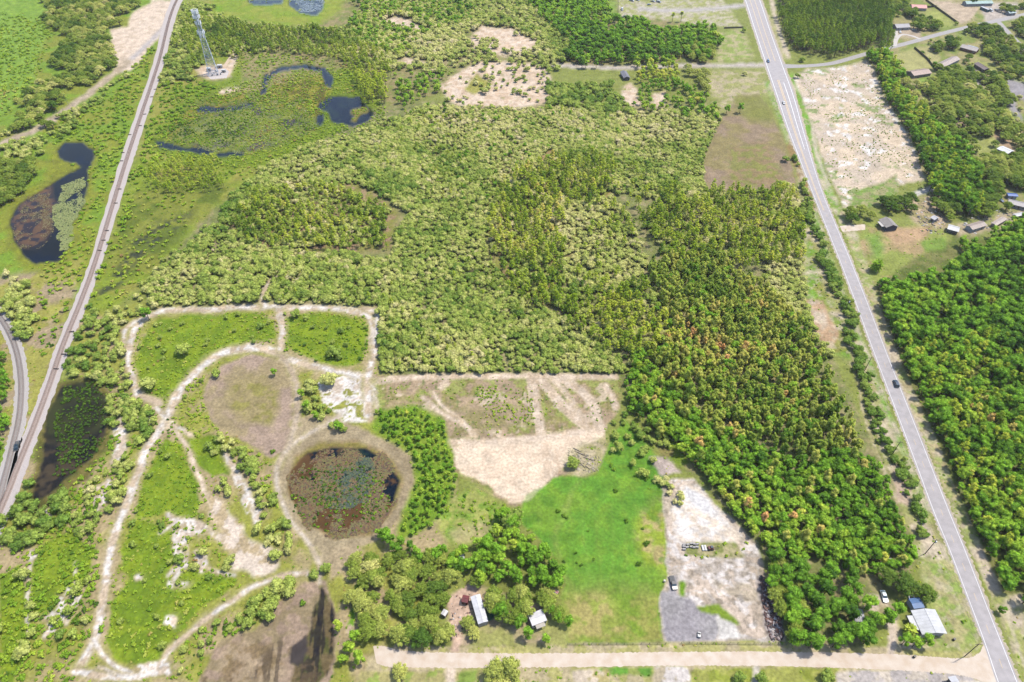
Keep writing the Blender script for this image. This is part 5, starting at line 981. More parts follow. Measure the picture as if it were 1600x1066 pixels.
lone('broadleaf_tree', 1405, 948, .8, .4, 'bushy tree leaning over the head of the sandy drive', 3)
lone('scrub_oak', 800, 812, 2.2, .15, 'dark tree between the clearing and the green meadow', 4)
lone('scrub_oak', 895, 722, 1.4, .25, 'green bush beside the felled logs', 2)
lone('broadleaf_tree', 1461, 100, .8, .15, 'dark tree on the fence line between the two back lawns', 1)

for i_, (x, y, sc, tt, lb) in enumerate([(770, 938, .8, .5, 'pale oak crowding the east side of the long mobile home'), (785, 955, .75, .2, 'dark oak between the two mobile homes'), (806, 962, .7, .3, 'dark oak at the west end of the shorter mobile home'), (820, 948, .75, .5, 'olive oak behind the shorter mobile home'), (855, 942, .7, .4, 'oak behind the east end of the shorter mobile home'), (872, 958, .6, .3, 'oak at the east end of the shorter mobile home'), (745, 905, .6, .3, 'dark oak north of the long mobile home'), (730, 972, .55, .5, 'bushy oak beside the sandy drive of the mobile home'), (700, 985, .6, .55, 'grey green oak at the bend of the mobile home drive')]): lone('live_oak', x, y, sc, tt, lb, i_)
# ------------------------------------------------------------------ palms and dead trees
M_FROND = LM['shrub']
def palm(x, y, h, label, tint=.55):
    X, Y = W(x, y, h); t = empty('cabbage_palm', (float(X), float(Y), 0), random.random() * 6, label=label, cat='palm')
    v, f = tube_np((0, 0, -.3), (.15, 0, h), .24, .18, 7); link('trunk', mesh_np('trunk', v, f, [M_BARK]), t)
    Vs, Fs = [], []; r_ = np.random.default_rng(int(x)); big_ = 1.9 if h < 5 and x < 1400 else 1.25
    for k in range(60):
        a = k * 2.4; el = 1.3 - 2.2 * (k / 60) + .2 * r_.random(); L_ = (1.7 + .4 * r_.random()) * big_; d = np.array([math.cos(a), math.sin(a), 0]); sd = np.array([-math.sin(a), math.cos(a), 0]); n0 = len(Vs)
        for q in range(4):
            u_ = q / 3; p_ = np.array([.15, 0, h]) + d * L_ * u_ * math.cos(el * (1 - .3 * u_)) + np.array([0, 0, 1]) * (L_ * u_ * math.sin(el) - .75 * u_ * u_); w_ = .34 * big_ * math.sin(math.pi * (.2 + .7 * u_))
            Vs += [p_ - sd * w_ - [0, 0, .1], p_, p_ + sd * w_ - [0, 0, .1]]
        for q in range(3):
            b_ = n0 + q * 3; Fs += [(b_, b_ + 1, b_ + 4, b_ + 3), (b_ + 1, b_ + 2, b_ + 5, b_ + 4)]
    c = link('crown', mesh_np('crown', np.array(Vs), np.array(Fs), [M_FROND]), t); c['tint'] = tint; t['tint'] = tint; return t
palm(1371, 414, 4.5, 'lone cabbage palm with its dark shadow at the edge of the eastern forest', .35)
palm(1066, 20, 9, 'taller of two palms behind the dark wood at the top', .8); palm(1052, 22, 8, 'shorter of two palms behind the dark wood at the top', .75)
palm(1423, 984, 3.5, 'short palm beside the west wall of the white roofed house', .75)
def dead(x, y, h, label, seed):
    X, Y = W(x, y); r_ = np.random.default_rng(seed); t = empty('dead_tree', (float(X), float(Y), 0), seed, label=label, cat='tree'); lean = (r_.random() - .5) * .4
    v, f = tube_np((0, 0, -.2), (lean * h, .1, h), .16, .05, 6); link('trunk', mesh_np('trunk', v, f, [M_DEAD]), t)
    for k in range(7):
        z = h * (.3 + .09 * k); a = k * 2.4; v, f = tube_np((lean * z, 0, z), (lean * z + math.cos(a) * 1.5, math.sin(a) * 1.5, z + 1.1), .05, .02, 4); link('branch', mesh_np('branch', v, f, [M_DEAD]), t)
for i_, (x, y, h) in enumerate([(318, 98, 8), (312, 104, 7), (324, 90, 8)]): dead(x, y, h, ['bare grey dead tree west of the mast base, middle one', 'bare grey dead tree west of the mast base, lowest one', 'bare grey dead tree west of the mast base, highest one'][i_], i_)
for i_, (x, y) in enumerate([(108, 165), (118, 172), (100, 178)]): dead(x, y, 5, ['bare grey bush on the sandy trail at the left, middle one', 'bare grey bush on the sandy trail, nearest the railway', 'bare grey bush on the sandy trail at the left, lowest one'][i_], i_ + 9)

# ------------------------------------------------------------------ buildings
M_GLASS = mat('dark_glass', (.02, .03, .035), .15, spec=.6, var=.02); M_DOOR = mat('door_paint', C(150, 120, 100), .6); M_TRIM = mat('white_trim', C(235, 232, 226), .6, var=.03)
MC = {}
def cm(c, nm, rough=.6, var=.06, scale=.7):
    k = (c, nm)
    if k not in MC: MC[k] = mat(nm, C(*c), rough, var=var, scale=scale)
    return MC[k]
def house(x0, y0, x1, y1, half, wall_h, rise, roofc, wallc, name, label, cat='house', win=3, eave=.45, porch=None, second=None, chimney=False):
    """ridge from photo point (x0,y0) to (x1,y1), seen at ridge height"""
    z = wall_h + rise; A = P(x0, y0, z); B = P(x1, y1, z); d = B - A; L_ = d.length; mid = (A + B) / 2; rz = math.atan2(d.y, d.x)
    t = empty(name, (mid.x, mid.y, 0), rz, label=label, cat=cat); hx = L_ / 2 - eave; hy_ = half - eave
    wm = cm(wallc, 'wall_paint', .8); rm = cm(roofc, 'roof_sheet', .55, .07, .5)
    zt = wall_h + rise * (1 - hy_ / half) if rise > 0 else wall_h
    m = MB(); pr = [(-hy_, 0), (hy_, 0), (hy_, wall_h)] + ([(0, wall_h + rise * .97 * hy_ / half)] if rise > .3 else []) + [(-hy_, wall_h)]
    n = len(pr); a = [m.bm.verts.new((-hx, y_, z_)) for y_, z_ in pr]; b = [m.bm.verts.new((hx, y_, z_)) for y_, z_ in pr]
    for k in range(n): m.bm.faces.new((a[k], a[(k + 1) % n], b[(k + 1) % n], b[k]))
    m.bm.faces.new(a[::-1]); m.bm.faces.new(b); m.build('wall', wm, t)
    zb = wall_h - rise * eave / half * .9; X = L_ / 2
    for sgn, nm in ((1, 'roof_slope'), (-1, 'roof_slope')):
        q = MB(); y_ = half * sgn; g = .03 * sgn
        top = [(-X, g, z + .12), (X, g, z + .12), (X, y_, zb + .12), (-X, y_, zb + .12)]; bot = [(p_[0], p_[1], p_[2] - .12) for p_ in top]
        q.poly(top + bot, [(0, 1, 2, 3), (7, 6, 5, 4), (0, 4, 5, 1), (1, 5, 6, 2), (2, 6, 7, 3), (3, 7, 4, 0)]); ro = q.build(nm, rm, t)
        if L_ > 7:
            rb = MB(); nrib = int(L_ / 1.0)
            for k in range(1, nrib):
                xx = -X + L_ * k / nrib; rb.tube((xx, g * 2, z + .14), (xx, y_ * .99, zb + .14), .035, n=4)
            rr = rb.build('roof_seams', rm, ro); rr['kind'] = 'stuff'
    MB().tube((-X, 0, z + .13), (X, 0, z + .13), .1, n=6).build('ridge_cap', rm, t)
    for k in range(win):
        xx = -hx + 2 * hx * (k + .5) / win
        for sg in (-1, 1):
            if k == win // 2 and sg == -1: MB().box(xx, sg * (hy_ + .03), 1.05, .95, .06, 2.1).build('door', M_DOOR, t); continue
            w_ = MB().box(xx, sg * (hy_ + .02), min(1.5, wall_h * .6), 1.2, .05, 1.0).build('window', M_TRIM, t); MB().box(xx, sg * (hy_ + .05), min(1.5, wall_h * .6), 1.0, .03, .8).build('pane', M_GLASS, w_)
    if chimney: MB().box(X * .4, half * .4, z + .3, .6, .6, 1.4).build('chimney', cm((170, 120, 100), 'brick_paint'), t)
    if porch:
        side, dep, pc = porch; y_ = side * (half + dep / 2); MB().box(0, y_, wall_h - .25, L_ * .6, dep, .1).build('porch_roof', cm(pc, 'porch_roof_sheet'), t)
        for sx in (-1, 1): MB().tube((sx * L_ * .28, side * (half + dep - .2), 0), (sx * L_ * .28, side * (half + dep - .2), wall_h - .3), .07).build('porch_post', M_TRIM, t)
    return t
# near: white roofed house by the highway
house(1444, 951, 1462.5, 989, 4.6, 2.8, 1.1, (226, 226, 228), (214, 208, 200), 'white_roofed_house', 'large house with broad white metal roof at the corner of highway and dirt road', win=4, porch=(-1, 2.2, (222, 222, 222)))
house(1424, 943, 1441, 941, 2.0, 2.4, .3, (60, 116, 176), (205, 208, 214), 'carport', 'carport with bright blue cover behind the white roofed house', 'carport', win=1, eave=.1)
house(1340, 951, 1345, 972, 2.0, 2.4, .4, (196, 194, 200), (170, 165, 160), 'metal_shed', 'pale grey metal shed half hidden by trees west of the sandy drive', 'shed', win=1)
house(1385, 878, 1396, 877, 1.6, 2.2, .3, (186, 178, 180), (160, 150, 140), 'small_shed', 'small grey shed at the wood edge north of the dark live oak', 'shed', win=1)
house(742.5, 930, 755, 973, 1.9, 2.7, .25, (238, 236, 240), (214, 206, 196), 'mobile_home', 'long white roofed mobile home standing beside the maroon shed', 'mobile home', win=5, eave=.15)
house(828, 969, 851, 960, 2.3, 2.6, .3, (240, 236, 238), (210, 204, 196), 'mobile_home', 'shorter white roofed mobile home between the oaks west of the meadow', 'mobile home', win=3, eave=.15, porch=(-1, 1.5, (200, 190, 176)))
house(722, 934, 732, 936, 1.4, 2.1, .5, (140, 66, 66), (120, 60, 56), 'maroon_shed', 'small maroon garden shed west of the long mobile home', 'shed', win=1, eave=.1)
house(692, 961, 697, 953, 1.0, 2.0, .2, (228, 224, 222), (190, 180, 170), 'garden_shed', 'small white shed west of the driveway under the grey green oaks', 'shed', win=1, eave=.1)
house(1486, 1066, 1498, 1064, 1.8, 2.6, .2, (214, 214, 220), (120, 116, 116), 'metal_building', 'pale metal building cut by the bottom edge near the highway', 'shed', win=1)
# farm group at the middle right
house(1384, 339, 1396, 352, 4.2, 3.0, 1.6, (176, 166, 158), (96, 92, 104), 'farmhouse', 'grey roofed farmhouse with dark walls beneath the spreading oak', win=3, porch=(-1, 1.8, (214, 206, 200)))
house(1458, 337, 1465, 341, 2.4, 2.4, .7, (224, 222, 226), (190, 186, 186), 'small_shed', 'small white shed among scrap on the sandy farm yard', 'shed', win=1)
house(1482, 352, 1500, 357, 3.2, 2.6, .9, (222, 220, 220), (120, 116, 120), 'barn', 'barn with weathered white roof between scrap yard and forest', 'barn', win=2)
house(1515, 354, 1538, 347, 2.8, 2.6, .8, (196, 176, 164), (226, 224, 224), 'farm_cottage', 'low cottage with tan roof and white front at the forest edge', win=2)
house(1553, 350, 1570, 340, 1.8, 2.4, .4, (214, 196, 184), (190, 180, 170), 'small_shed', 'narrow pinkish roofed shed east of the low cottage', 'shed', win=1)
house(1576, 312, 1606, 319, 3.4, 2.6, 1.0, (172, 164, 166), (206, 200, 196), 'grey_roofed_house', 'long grey roofed house cut by the right edge of the photo', win=4)
house(1574, 303, 1590, 304, 2.0, 2.4, .4, (36, 100, 190), (200, 205, 210), 'blue_roofed_shed', 'shed with vivid blue roof behind the long grey house at right', 'shed', win=1)
house(1586, 336, 1600, 333, 1.6, 2.2, .3, (238, 236, 236), (200, 196, 190), 'small_shed', 'bright white shed at the right edge below the long grey house', 'shed', win=1)
house(1563, 229, 1581, 237, 4.0, 2.7, .7, (240, 240, 244), (150, 130, 120), 'white_roofed_house', 'square bright white roofed house on the lawn at the right edge', win=3)
# housing estate, top right
house(1424, 7, 1448, 8, 5.0, 2.7, 1.8, (222, 140, 132), (214, 206, 200), 'red_roofed_house', 'house with faded pink red roof at the top edge', win=3)
house(1398, 38, 1420, 37, 5.0, 2.7, 1.8, (156, 152, 162), (204, 200, 200), 'grey_roofed_house', 'grey roofed house behind the half round driveway', win=3, chimney=False)
house(1504, 69, 1530, 76, 4.6, 2.7, 1.6, (192, 180, 174), (160, 110, 90), 'grey_roofed_house', 'house with two tone grey roof and brick walls south of the dark oak', win=3, porch=(1, 3, (172, 190, 206)))
house(1470, 100, 1495, 88, 4.0, 2.7, 1.4, (204, 184, 172), (150, 170, 190), 'tan_roofed_house', 'long house with pale tan roof and blue end beneath the grey green oaks', win=4)
house(1528, 97, 1544, 107, 3.2, 2.7, 1.2, (150, 130, 122), (110, 96, 92), 'brown_roofed_house', 'brown roofed house on the lawn south of the two tone roof', win=3)
house(1423, 112, 1451, 108, 5.2, 2.7, 1.6, (190, 160, 146), (176, 166, 160), 'brown_roofed_house', 'long brown roofed house on the lawn east of the tree belt', win=4)
house(1458, 72, 1468, 66, 3.0, 2.5, 1.0, (160, 150, 150), (180, 174, 168), 'small_grey_house', 'small grey roofed house just south of the side road', win=2)
house(1508, 2, 1550, 1, 4.5, 2.8, 1.4, (150, 190, 186), (190, 190, 190), 'teal_roofed_house', 'long pale teal roofed house at the top edge by the car yard', win=4)
house(1534, 10, 1546, 15, 1.5, 2.6, .2, (236, 236, 240), (60, 110, 120), 'long_trailer', 'long white roofed trailer in the car yard at the top right', 'trailer', win=2, eave=.1)
house(1575, 18, 1586, 17, 3, 2.6, 1, (186, 214, 220), (180, 180, 180), 'pale_blue_roofed_house', 'pale blue roofed house beneath the tree near the top right corner', win=2)
house(974, 110, 980, 120, 3.0, 2.6, 1.0, (146, 144, 152), (120, 116, 116), 'grey_cabin', 'small dark grey cabin beside the yellow green tree south of the lane', 'cabin', win=2)
house(1548, 172, 1556, 178, 2.4, 2.4, .8, (176, 160, 152), (150, 140, 130), 'small_shed', 'little brown shed under the oaks of the eastern yards', 'shed', win=1)

# ------------------------------------------------------------------ vehicles
M_TYRE = mat('tyre_rubber', (.02, .02, .02), .8); M_CHROME = mat('bumper_metal', (.3, .3, .3), .35, metal=.6)
def car(x, y, dx, dy, col, label, kind='car', name='parked_car'):
    A = P(x, y); B = P(x + dx, y + dy); d = (B - A); rz = math.atan2(d.y, d.x); t = empty(name, (A.x, A.y, .05), rz, label=label, cat={'car': 'car', 'pickup': 'pickup', 'van': 'van', 'suv': 'car'}[kind])
    L_, Wd = {'car': (4.7, 1.85), 'pickup': (5.6, 2.0), 'van': (5.6, 2.0), 'suv': (4.8, 1.95)}[kind]; paint = mat('car_paint', C(*col), .3, spec=.6, var=.03)
    h = L_ / 2; w_ = Wd / 2
    if kind == 'car': body = [(-h, .35), (-h, .85), (-h + .9, .95), (h - 1.3, .92), (h - .1, .72), (h, .35)]; cab = [(-h + .6, .93), (-h + 1.3, 1.4), (h - 2.2, 1.42), (h - 1.3, .92)]
    elif kind == 'suv': body = [(-h, .4), (-h, 1.05), (h - 1.3, 1.05), (h - .1, .85), (h, .4)]; cab = [(-h + .1, 1.04), (-h + .4, 1.68), (h - 2.0, 1.7), (h - 1.2, 1.04)]
    elif kind == 'van': body = [(-h, .35), (-h, 1.15), (h - .9, 1.15), (h, .85), (h, .35)]; cab = [(-h + .02, 1.14), (-h + .1, 2.0), (h - 1.7, 2.0), (h - .8, 1.14)]
    else: body = [(-h, .45), (-h, .8), (-.3, .8), (-.3, 1.0), (h - 1.3, 1.05), (h - .05, .9), (h, .45)]; cab = [(-.25, 1.0), (-.1, 1.65), (1.0, 1.66), (1.6, 1.04)]
    m = MB(); m.prism([(a, b) for a, b in body], -w_, w_); bmesh.ops.bevel(m.bm, geom=list(m.bm.edges), offset=.07, segments=2, affect='EDGES'); bo = m.build('body', paint, t)
    m = MB(); n = len(cab); a = [m.bm.verts.new((p_[0], -w_ + (.08 if p_[1] < 1.2 else .25), p_[1])) for p_ in cab]; b = [m.bm.verts.new((p_[0], w_ - (.08 if p_[1] < 1.2 else .25), p_[1])) for p_ in cab]
    for k in range(n): m.bm.faces.new((a[k], a[(k + 1) % n], b[(k + 1) % n], b[k]))
    m.bm.faces.new(a[::-1]); m.bm.faces.new(b); m.build('window', M_GLASS, t)
    xs = [c_[0] for c_ in cab if c_[1] > 1.3]; zt = max(c_[1] for c_ in cab); MB().box((min(xs) + max(xs)) / 2, 0, zt + .03, max(xs) - min(xs) + .1, Wd - .5, .06, bev=.02).build('roof_panel', paint, t)
    if kind == 'pickup': MB().box(-h / 2 - .25, 0, .84, h - .5, Wd - .5, .06).build('truck_bed', mat('bed_liner', (.04, .04, .04), .8), t)
    for sx in (-1, 1):
        for sy_ in (-1, 1):
            wh = MB().tube((sx * h * .62, sy_ * (w_ - .22), .33), (sx * h * .62, sy_ * (w_ + .01), .33), .34, n=12).build('wheel', M_TYRE, t); MB().tube((sx * h * .62, sy_ * (w_ + .005), .33), (sx * h * .62, sy_ * (w_ + .03), .33), .18, n=8).build('rim', M_CHROME, wh)
        MB().box(sx * (h + .02), 0, .48, .1, Wd * .9, .2, bev=.03).build('bumper', M_CHROME, t)
    for sy_ in (-1, 1): MB().box(h - .02, sy_ * w_ * .7, .68, .08, .3, .14).build('headlight', M_TRIM, t)
    return t
car(1399.5, 601, -3, -8, (20, 60, 86), 'dark blue green car driving on the southern stretch of the highway', 'suv', 'car')
car(1224.5, 162, 3, 8, (235, 235, 238), 'white car driving on the highway beside the turn lane', 'car', 'car')
car(1200, 97, 3, 7, (22, 98, 160), 'bright blue car waiting at the side road junction', 'suv', 'car')
car(27.5, 698, -2, 8, (24, 44, 50), 'dark pickup standing on the ballast between the two tracks', 'pickup', 'parked_pickup')
car(1380.5, 933, 3, 9, (200, 226, 232), 'pale blue white car parked in the shade of the dark live oak')
car(1424, 941, 1, 6, (236, 236, 240), 'white pickup with its nose under the blue carport', 'pickup', 'parked_pickup')
car(1051.5, 912, 2, 7, (34, 36, 40), 'black pickup parked on the narrow end of the asphalt pad', 'pickup', 'parked_pickup')
car(865, 931, 5, -7, (206, 150, 150), 'faded pinkish car parked under the trees beside the meadow')
for i_, (x, y, dx, dy, c_, lb, kd_) in enumerate([(987, 2, 4, 1, (236, 236, 238), 'white van at the west end of the top car row', 'van'), (996, 1, 4, 1, (220, 220, 224), 'white car second in the top car row', 'car'), (1020, 3, 4, 1, (226, 226, 230), 'white pickup third in the top car row', 'pickup'), (1029, 4, 4, 1, (232, 232, 236), 'white van at the east end of the top car row', 'van'),
        (1014, 8, 6, -1, (170, 176, 186), 'silver car just below the top car row', 'car'), (972, 16, 2, 5, (238, 238, 240), 'white van beside the fence at the top', 'van'), (975, 27, 6, -1, (60, 110, 130), 'dark teal pickup at the wood edge near the top fence', 'pickup'),
        (1548, 18, 5, 3, (236, 236, 238), 'white van south of the long trailer in the car yard', 'van'), (1556, 17, 5, 3, (40, 60, 90), 'dark blue car in the car yard at the top right', 'car'), (1428, 48, 6, 1, (222, 214, 210), 'pale car under the oaks near the grey roofed house', 'car'), (1450, 139, 6, -1, (40, 60, 84), 'dark blue car under the trees south of the brown roof', 'car'),
        (1466, 155, 4, 3, (210, 226, 240), 'pale blue van in the shade of the oak grove', 'van'), (1406, 51, 2, 5, (190, 196, 200), 'silver car on the half round driveway', 'car'), (1475, 327, 5, -3, (190, 200, 206), 'grey white pickup among the farm scrap', 'pickup'), (1431, 121, 5, 1, (130, 50, 56), 'dark red car in front of the long brown roofed house', 'car'), (1563, 314, 6, 4, (70, 90, 130), 'dark car parked west of the long grey roofed house', 'car')]):
    car(x, y, dx, dy, c_, lb, kd_, {'van': 'parked_van', 'pickup': 'parked_pickup'}.get(kd_, 'parked_car'))
# boat on its trailer, cart on the asphalt
A = P(722.5, 877); B = P(724.5, 888); d = B - A; t = empty('boat', (A.x, A.y, 0), math.atan2(d.y, d.x), label='white motor boat stored at the wood edge north of the long mobile home', cat='boat')
m = MB(); st = [(-2.6, .95, .5), (-1, 1.05, .45), (1, 1.0, .5), (2.2, .55, .7), (2.9, .05, .95)]; top = []; bot = []
for x_, w_, z_ in st: top.append((m.bm.verts.new((x_, -w_, 1.15)), m.bm.verts.new((x_, w_, 1.15)))); bot.append(m.bm.verts.new((x_, 0, z_)))
for k in range(4):
    m.bm.faces.new((top[k][0], top[k + 1][0], bot[k + 1], bot[k])); m.bm.faces.new((top[k][1], bot[k], bot[k + 1], top[k + 1][1]))
m.bm.faces.new((top[0][0], bot[0], top[0][1])); m.build('hull', cm((240, 240, 242), 'gelcoat', .3), t)
m = MB()
for k in range(4): m.poly([(st[k][0], -st[k][1] * .85, 1.1), (st[k + 1][0], -st[k + 1][1] * .85, 1.1), (st[k + 1][0], st[k + 1][1] * .85, 1.1), (st[k][0], st[k][1] * .85, 1.1)], [(0, 1, 2, 3)])
m.build('deck', cm((236, 236, 234), 'boat_deck'), t); MB().box(.6, 0, 1.3, .1, 1.3, .5).build('windscreen', M_GLASS, t); MB().box(-.6, 0, 1.3, .8, .9, .35, bev=.05).build('seat', cm((120, 120, 130), 'boat_seat'), t); MB().box(-2.8, 0, 1.2, .4, .35, .9, bev=.08).build('outboard_motor', cm((50, 50, 54), 'motor_cover'), t)
for sy_ in (-1, 1): MB().tube((-.6, sy_ * 1.0, .3), (-.6, sy_ * 1.15, .3), .3, n=10).build('trailer_wheel', M_TYRE, t)
MB().box(.5, 0, .35, 5.5, .12, .12).build('trailer_frame', M_CHROME, t)
A = P(1092, 993); t = empty('utility_cart', (A.x, A.y, 0), 1.3, label='small white cart with black seat parked on the asphalt pad', cat='cart')
MB().box(0, 0, .55, 2.0, 1.15, .35, bev=.08).build('body', cm((240, 240, 240), 'cart_paint', .4), t); MB().box(.35, 0, .85, .5, .9, .25, bev=.05).build('seat', cm((30, 30, 32), 'cart_seat'), t); MB().box(-.6, 0, .85, .7, 1.0, .3, bev=.03).build('cargo_box', cm((236, 236, 236), 'cart_box', .4), t)
for sx in (-.65, .65):
    for sy_ in (-.6, .6): MB().tube((sx, sy_ - .08, .28), (sx, sy_ + .08, .28), .28, n=10).build('wheel', M_TYRE, t)
# trampoline, drum, bin
A = P(763, 963); t = empty('trampoline', (A.x, A.y, 0), 0, label='round dark green trampoline beside the long white mobile home', cat='trampoline')
MB().tube((0, 0, .82), (0, 0, .86), 1.9, n=20).build('mat', cm((40, 92, 60), 'trampoline_mat'), t)
m = MB()
for k in range(20):
    a = k * math.pi / 10; b = a + math.pi / 10; m.tube((math.cos(a) * 2.1, math.sin(a) * 2.1, .85), (math.cos(b) * 2.1, math.sin(b) * 2.1, .85), .08, n=5)
m.build('rim', cm((70, 130, 90), 'trampoline_pad'), t)
for k in range(6): a = k * math.pi / 3; MB().tube((math.cos(a) * 2.05, math.sin(a) * 2.05, 0), (math.cos(a) * 2.05, math.sin(a) * 2.05, .84), .04).build('leg', M_CHROME, t)

# ------------------------------------------------------------------ lattice mast and its compound
M_STEEL = mat('galvanised_steel', C(222, 226, 232, .42), .5, metal=.2, var=.06); M_PANEL = mat('antenna_white', C(245, 246, 250, .5), .5, var=.03); M_STEELB = mat('brace_steel', C(150, 170, 200, .36), .5, metal=.2)
A = P(334, 116); TH = 53.0; t = empty('lattice_mast', (A.x, A.y, 0), .35, label='tall grey lattice radio mast with white antennas beside the railway', cat='radio mast')
hwid = lambda z: 3.3 * (1 - z / TH) ** 1.15 + .75
cor = [(-1, -1), (1, -1), (1, 1), (-1, 1)]; lv = [TH * (k / 15.) for k in range(16)]
for cx, cy in cor:
    m = MB()
    for a, b in zip(lv[:-1], lv[1:]): m.tube((cx * hwid(a), cy * hwid(a), a), (cx * hwid(b), cy * hwid(b), b), .20, .19, 6)
    m.build('leg', M_STEEL, t)
m = MB(); m2 = MB()
for a, b in zip(lv[:-1], lv[1:]):
    for k in range(4):
        c0, c1 = cor[k], cor[(k + 1) % 4]; pa = lambda c_, z_: (c_[0] * hwid(z_), c_[1] * hwid(z_), z_)
        m.tube(pa(c0, a), pa(c1, b), .10, n=4); m.tube(pa(c1, a), pa(c0, b), .10, n=4); m2.tube(pa(c0, b), pa(c1, b), .10, n=4)
o = m.build('cross_bracing', M_STEELB, t); o['kind'] = 'stuff'; o = m2.build('ring_bracing', M_STEEL, t); o['kind'] = 'stuff'
m = MB(); 
for k in range(52): m.box(0, .2, k + .5, .5, .06, .06)
o = m.build('ladder_rungs', M_STEEL, t); o['kind'] = 'stuff'
for hz_, rad_, npan in ((52.5, 2.6, 12), (48.5, 2.8, 12), (43.5, 2.4, 9), (36, 2.9, 12), (33, 2.2, 6)):
    fr = MB()
    for k in range(3):
        a = k * 2.094 + .3; b = a + 2.094
        fr.tube((math.cos(a) * rad_ * 1.25, math.sin(a) * rad_ * 1.25, hz_), (math.cos(b) * rad_ * 1.25, math.sin(b) * rad_ * 1.25, hz_), .09, n=5); fr.tube((0, 0, hz_), (math.cos(a) * rad_ * 1.25, math.sin(a) * rad_ * 1.25, hz_), .09, n=5)
    f_ = fr.build('antenna_platform', M_STEEL, t)
    for k in range(npan):
        a = k * 2 * math.pi / npan; MB().box(math.cos(a) * rad_, math.sin(a) * rad_, hz_ + .2, .34, .8, 2.7, rz=a, bev=.04).build('panel_antenna', M_PANEL, f_)
for zz, a in ((40, 1), (30, 3.5), (46, 5)):
    MB().tube((math.cos(a) * 1.9, math.sin(a) * 1.9, zz), (math.cos(a) * 2.4, math.sin(a) * 2.4, zz), .9, .8, 14).build('dish_antenna', M_PANEL, t)
MB().tube((0, 0, TH), (0, 0, TH + 3.2), .06, .02).build('lightning_rod', M_STEEL, t)
def slab(name, pts, z, m): 
    v = [P(x, y, z) for x, y in pts]; o = link(name, mesh_np(name, np.array([list(p) for p in v]), np.array([list(range(len(pts)))]), [m])); o['kind'] = 'structure'; return o
slab('gravel_pad', [(324, 110), (352, 107), (358, 112), (354, 122), (330, 124), (322, 117)], .02, mat('pale_gravel', C(226, 214, 208), .95, var=.12, scale=1.2, bump=.4))
l, r = edges([(350, 105, 1.6), (356, 96, 1.6), (362, 86, 1.6), (362, 76, 1.8)]); strip('dirt_lane', l, r, .03, mat('lane_sand', C(232, 206, 176), .95))
for (x, y, sx, sy_, h_, c_, lb) in ((327, 111, 3.4, 2.6, 2.6, (236, 234, 236), 'white equipment hut at the west corner of the mast compound'), (344, 106, 4, 2.4, 2.5, (226, 222, 224), 'white equipment hut on the north side of the mast compound'), (350, 113, 3, 2, 2.2, (214, 210, 206), 'pale equipment hut at the east side of the mast compound')):
    A = P(x, y); q = empty('equipment_hut', (A.x, A.y, 0), .1, label=lb, cat='hut'); MB().box(0, 0, h_ / 2, sx, sy_, h_, bev=.04).build('wall', cm(c_, 'hut_panel'), q); MB().box(0, 0, h_ + .08, sx + .3, sy_ + .3, .16, bev=.02).build('roof', cm((240, 240, 240), 'hut_roof'), q); MB().box(0, -sy_ / 2 - .02, 1.0, .8, .05, 1.9).build('door', M_DOOR, q)
    for k in (-1, 1): MB().box(sx / 2 + .2, k * .5, .9, .4, .6, .9, bev=.03).build('cooling_unit', M_CHROME, q)
for i_, (x, y) in enumerate([(337, 112), (340, 118), (332, 119), (345, 117)]):
    A = P(x, y); q = empty('equipment_cabinet', (A.x, A.y, 0), .2 * i_, label=['grey cabinet nearest the mast foot', 'grey cabinet in the middle of the mast compound', 'grey cabinet at the southwest of the mast compound', 'grey cabinet at the southeast of the mast compound'][i_], cat='cabinet'); MB().box(0, 0, .9, 1.0, .8, 1.6, bev=.03).build('case', cm((206, 206, 208), 'cabinet_metal'), q); MB().box(0, -.42, .9, .8, .04, 1.3).build('door', cm((190, 190, 194), 'cabinet_door'), q)

# ------------------------------------------------------------------ fences
M_GALV = mat('weathered_wire', C(120, 120, 112), .7, metal=.2); M_WOOD = mat('fence_wood', C(120, 100, 84), .9, var=.15); M_PW = mat('pole_wood', C(120, 104, 92), .9)
def fence(pts, h, step, label, board=None, name='fence'):
    Pw = [P(x, y) for x, y in pts]; t = empty(name, tuple(Pw[0]), 0, label=label, cat='fence'); o_ = Pw[0]
    for a, b in zip(Pw[:-1], Pw[1:]):
        d = b - a; n = max(1, round(d.length / step)); rz = math.atan2(d.y, d.x)
        for k in range(n + 1):
            p_ = a + d * (k / n) - o_; MB().tube((p_.x, p_.y, 0), (p_.x, p_.y, h + .1), .06, n=5).build('post', M_WOOD if board else M_GALV, t)
            if k < n:
                c = a + d * ((k + .5) / n) - o_
                if board:
                    MB().box(c.x, c.y, h / 2, d.length / n - .12, .04, h, rz).build('panel', board, t)
                else:
                    m = MB()
                    for zz in (.15, .5, .85, 1.2, h): e = (d / n) * .5; m.tube((c.x - e.x, c.y - e.y, zz), (c.x + e.x, c.y + e.y, zz), .02, n=4)
                    m.build('rail', M_GALV, t)
fence([(886, 1007.5), (1040, 1007)], 1.7, 3, 'long chain fence between green meadow and dirt road'); fence([(1064, 1006), (1215, 1007.5), (1228, 1009)], 1.7, 3, 'chain fence between white yard and dirt road')
fence([(1428, 76), (1448, 93), (1466, 116)], 1.9, 2.4, 'dark board fence between the two back lawns south of the road', mat('fence_board_dark', C(108, 104, 76), .9)); fence([(1446, 1), (1475, 22), (1497, 38)], 1.9, 2.4, 'board fence between roadside lawn and bare sandy plot', mat('fence_board_brown', C(128, 116, 92), .9))
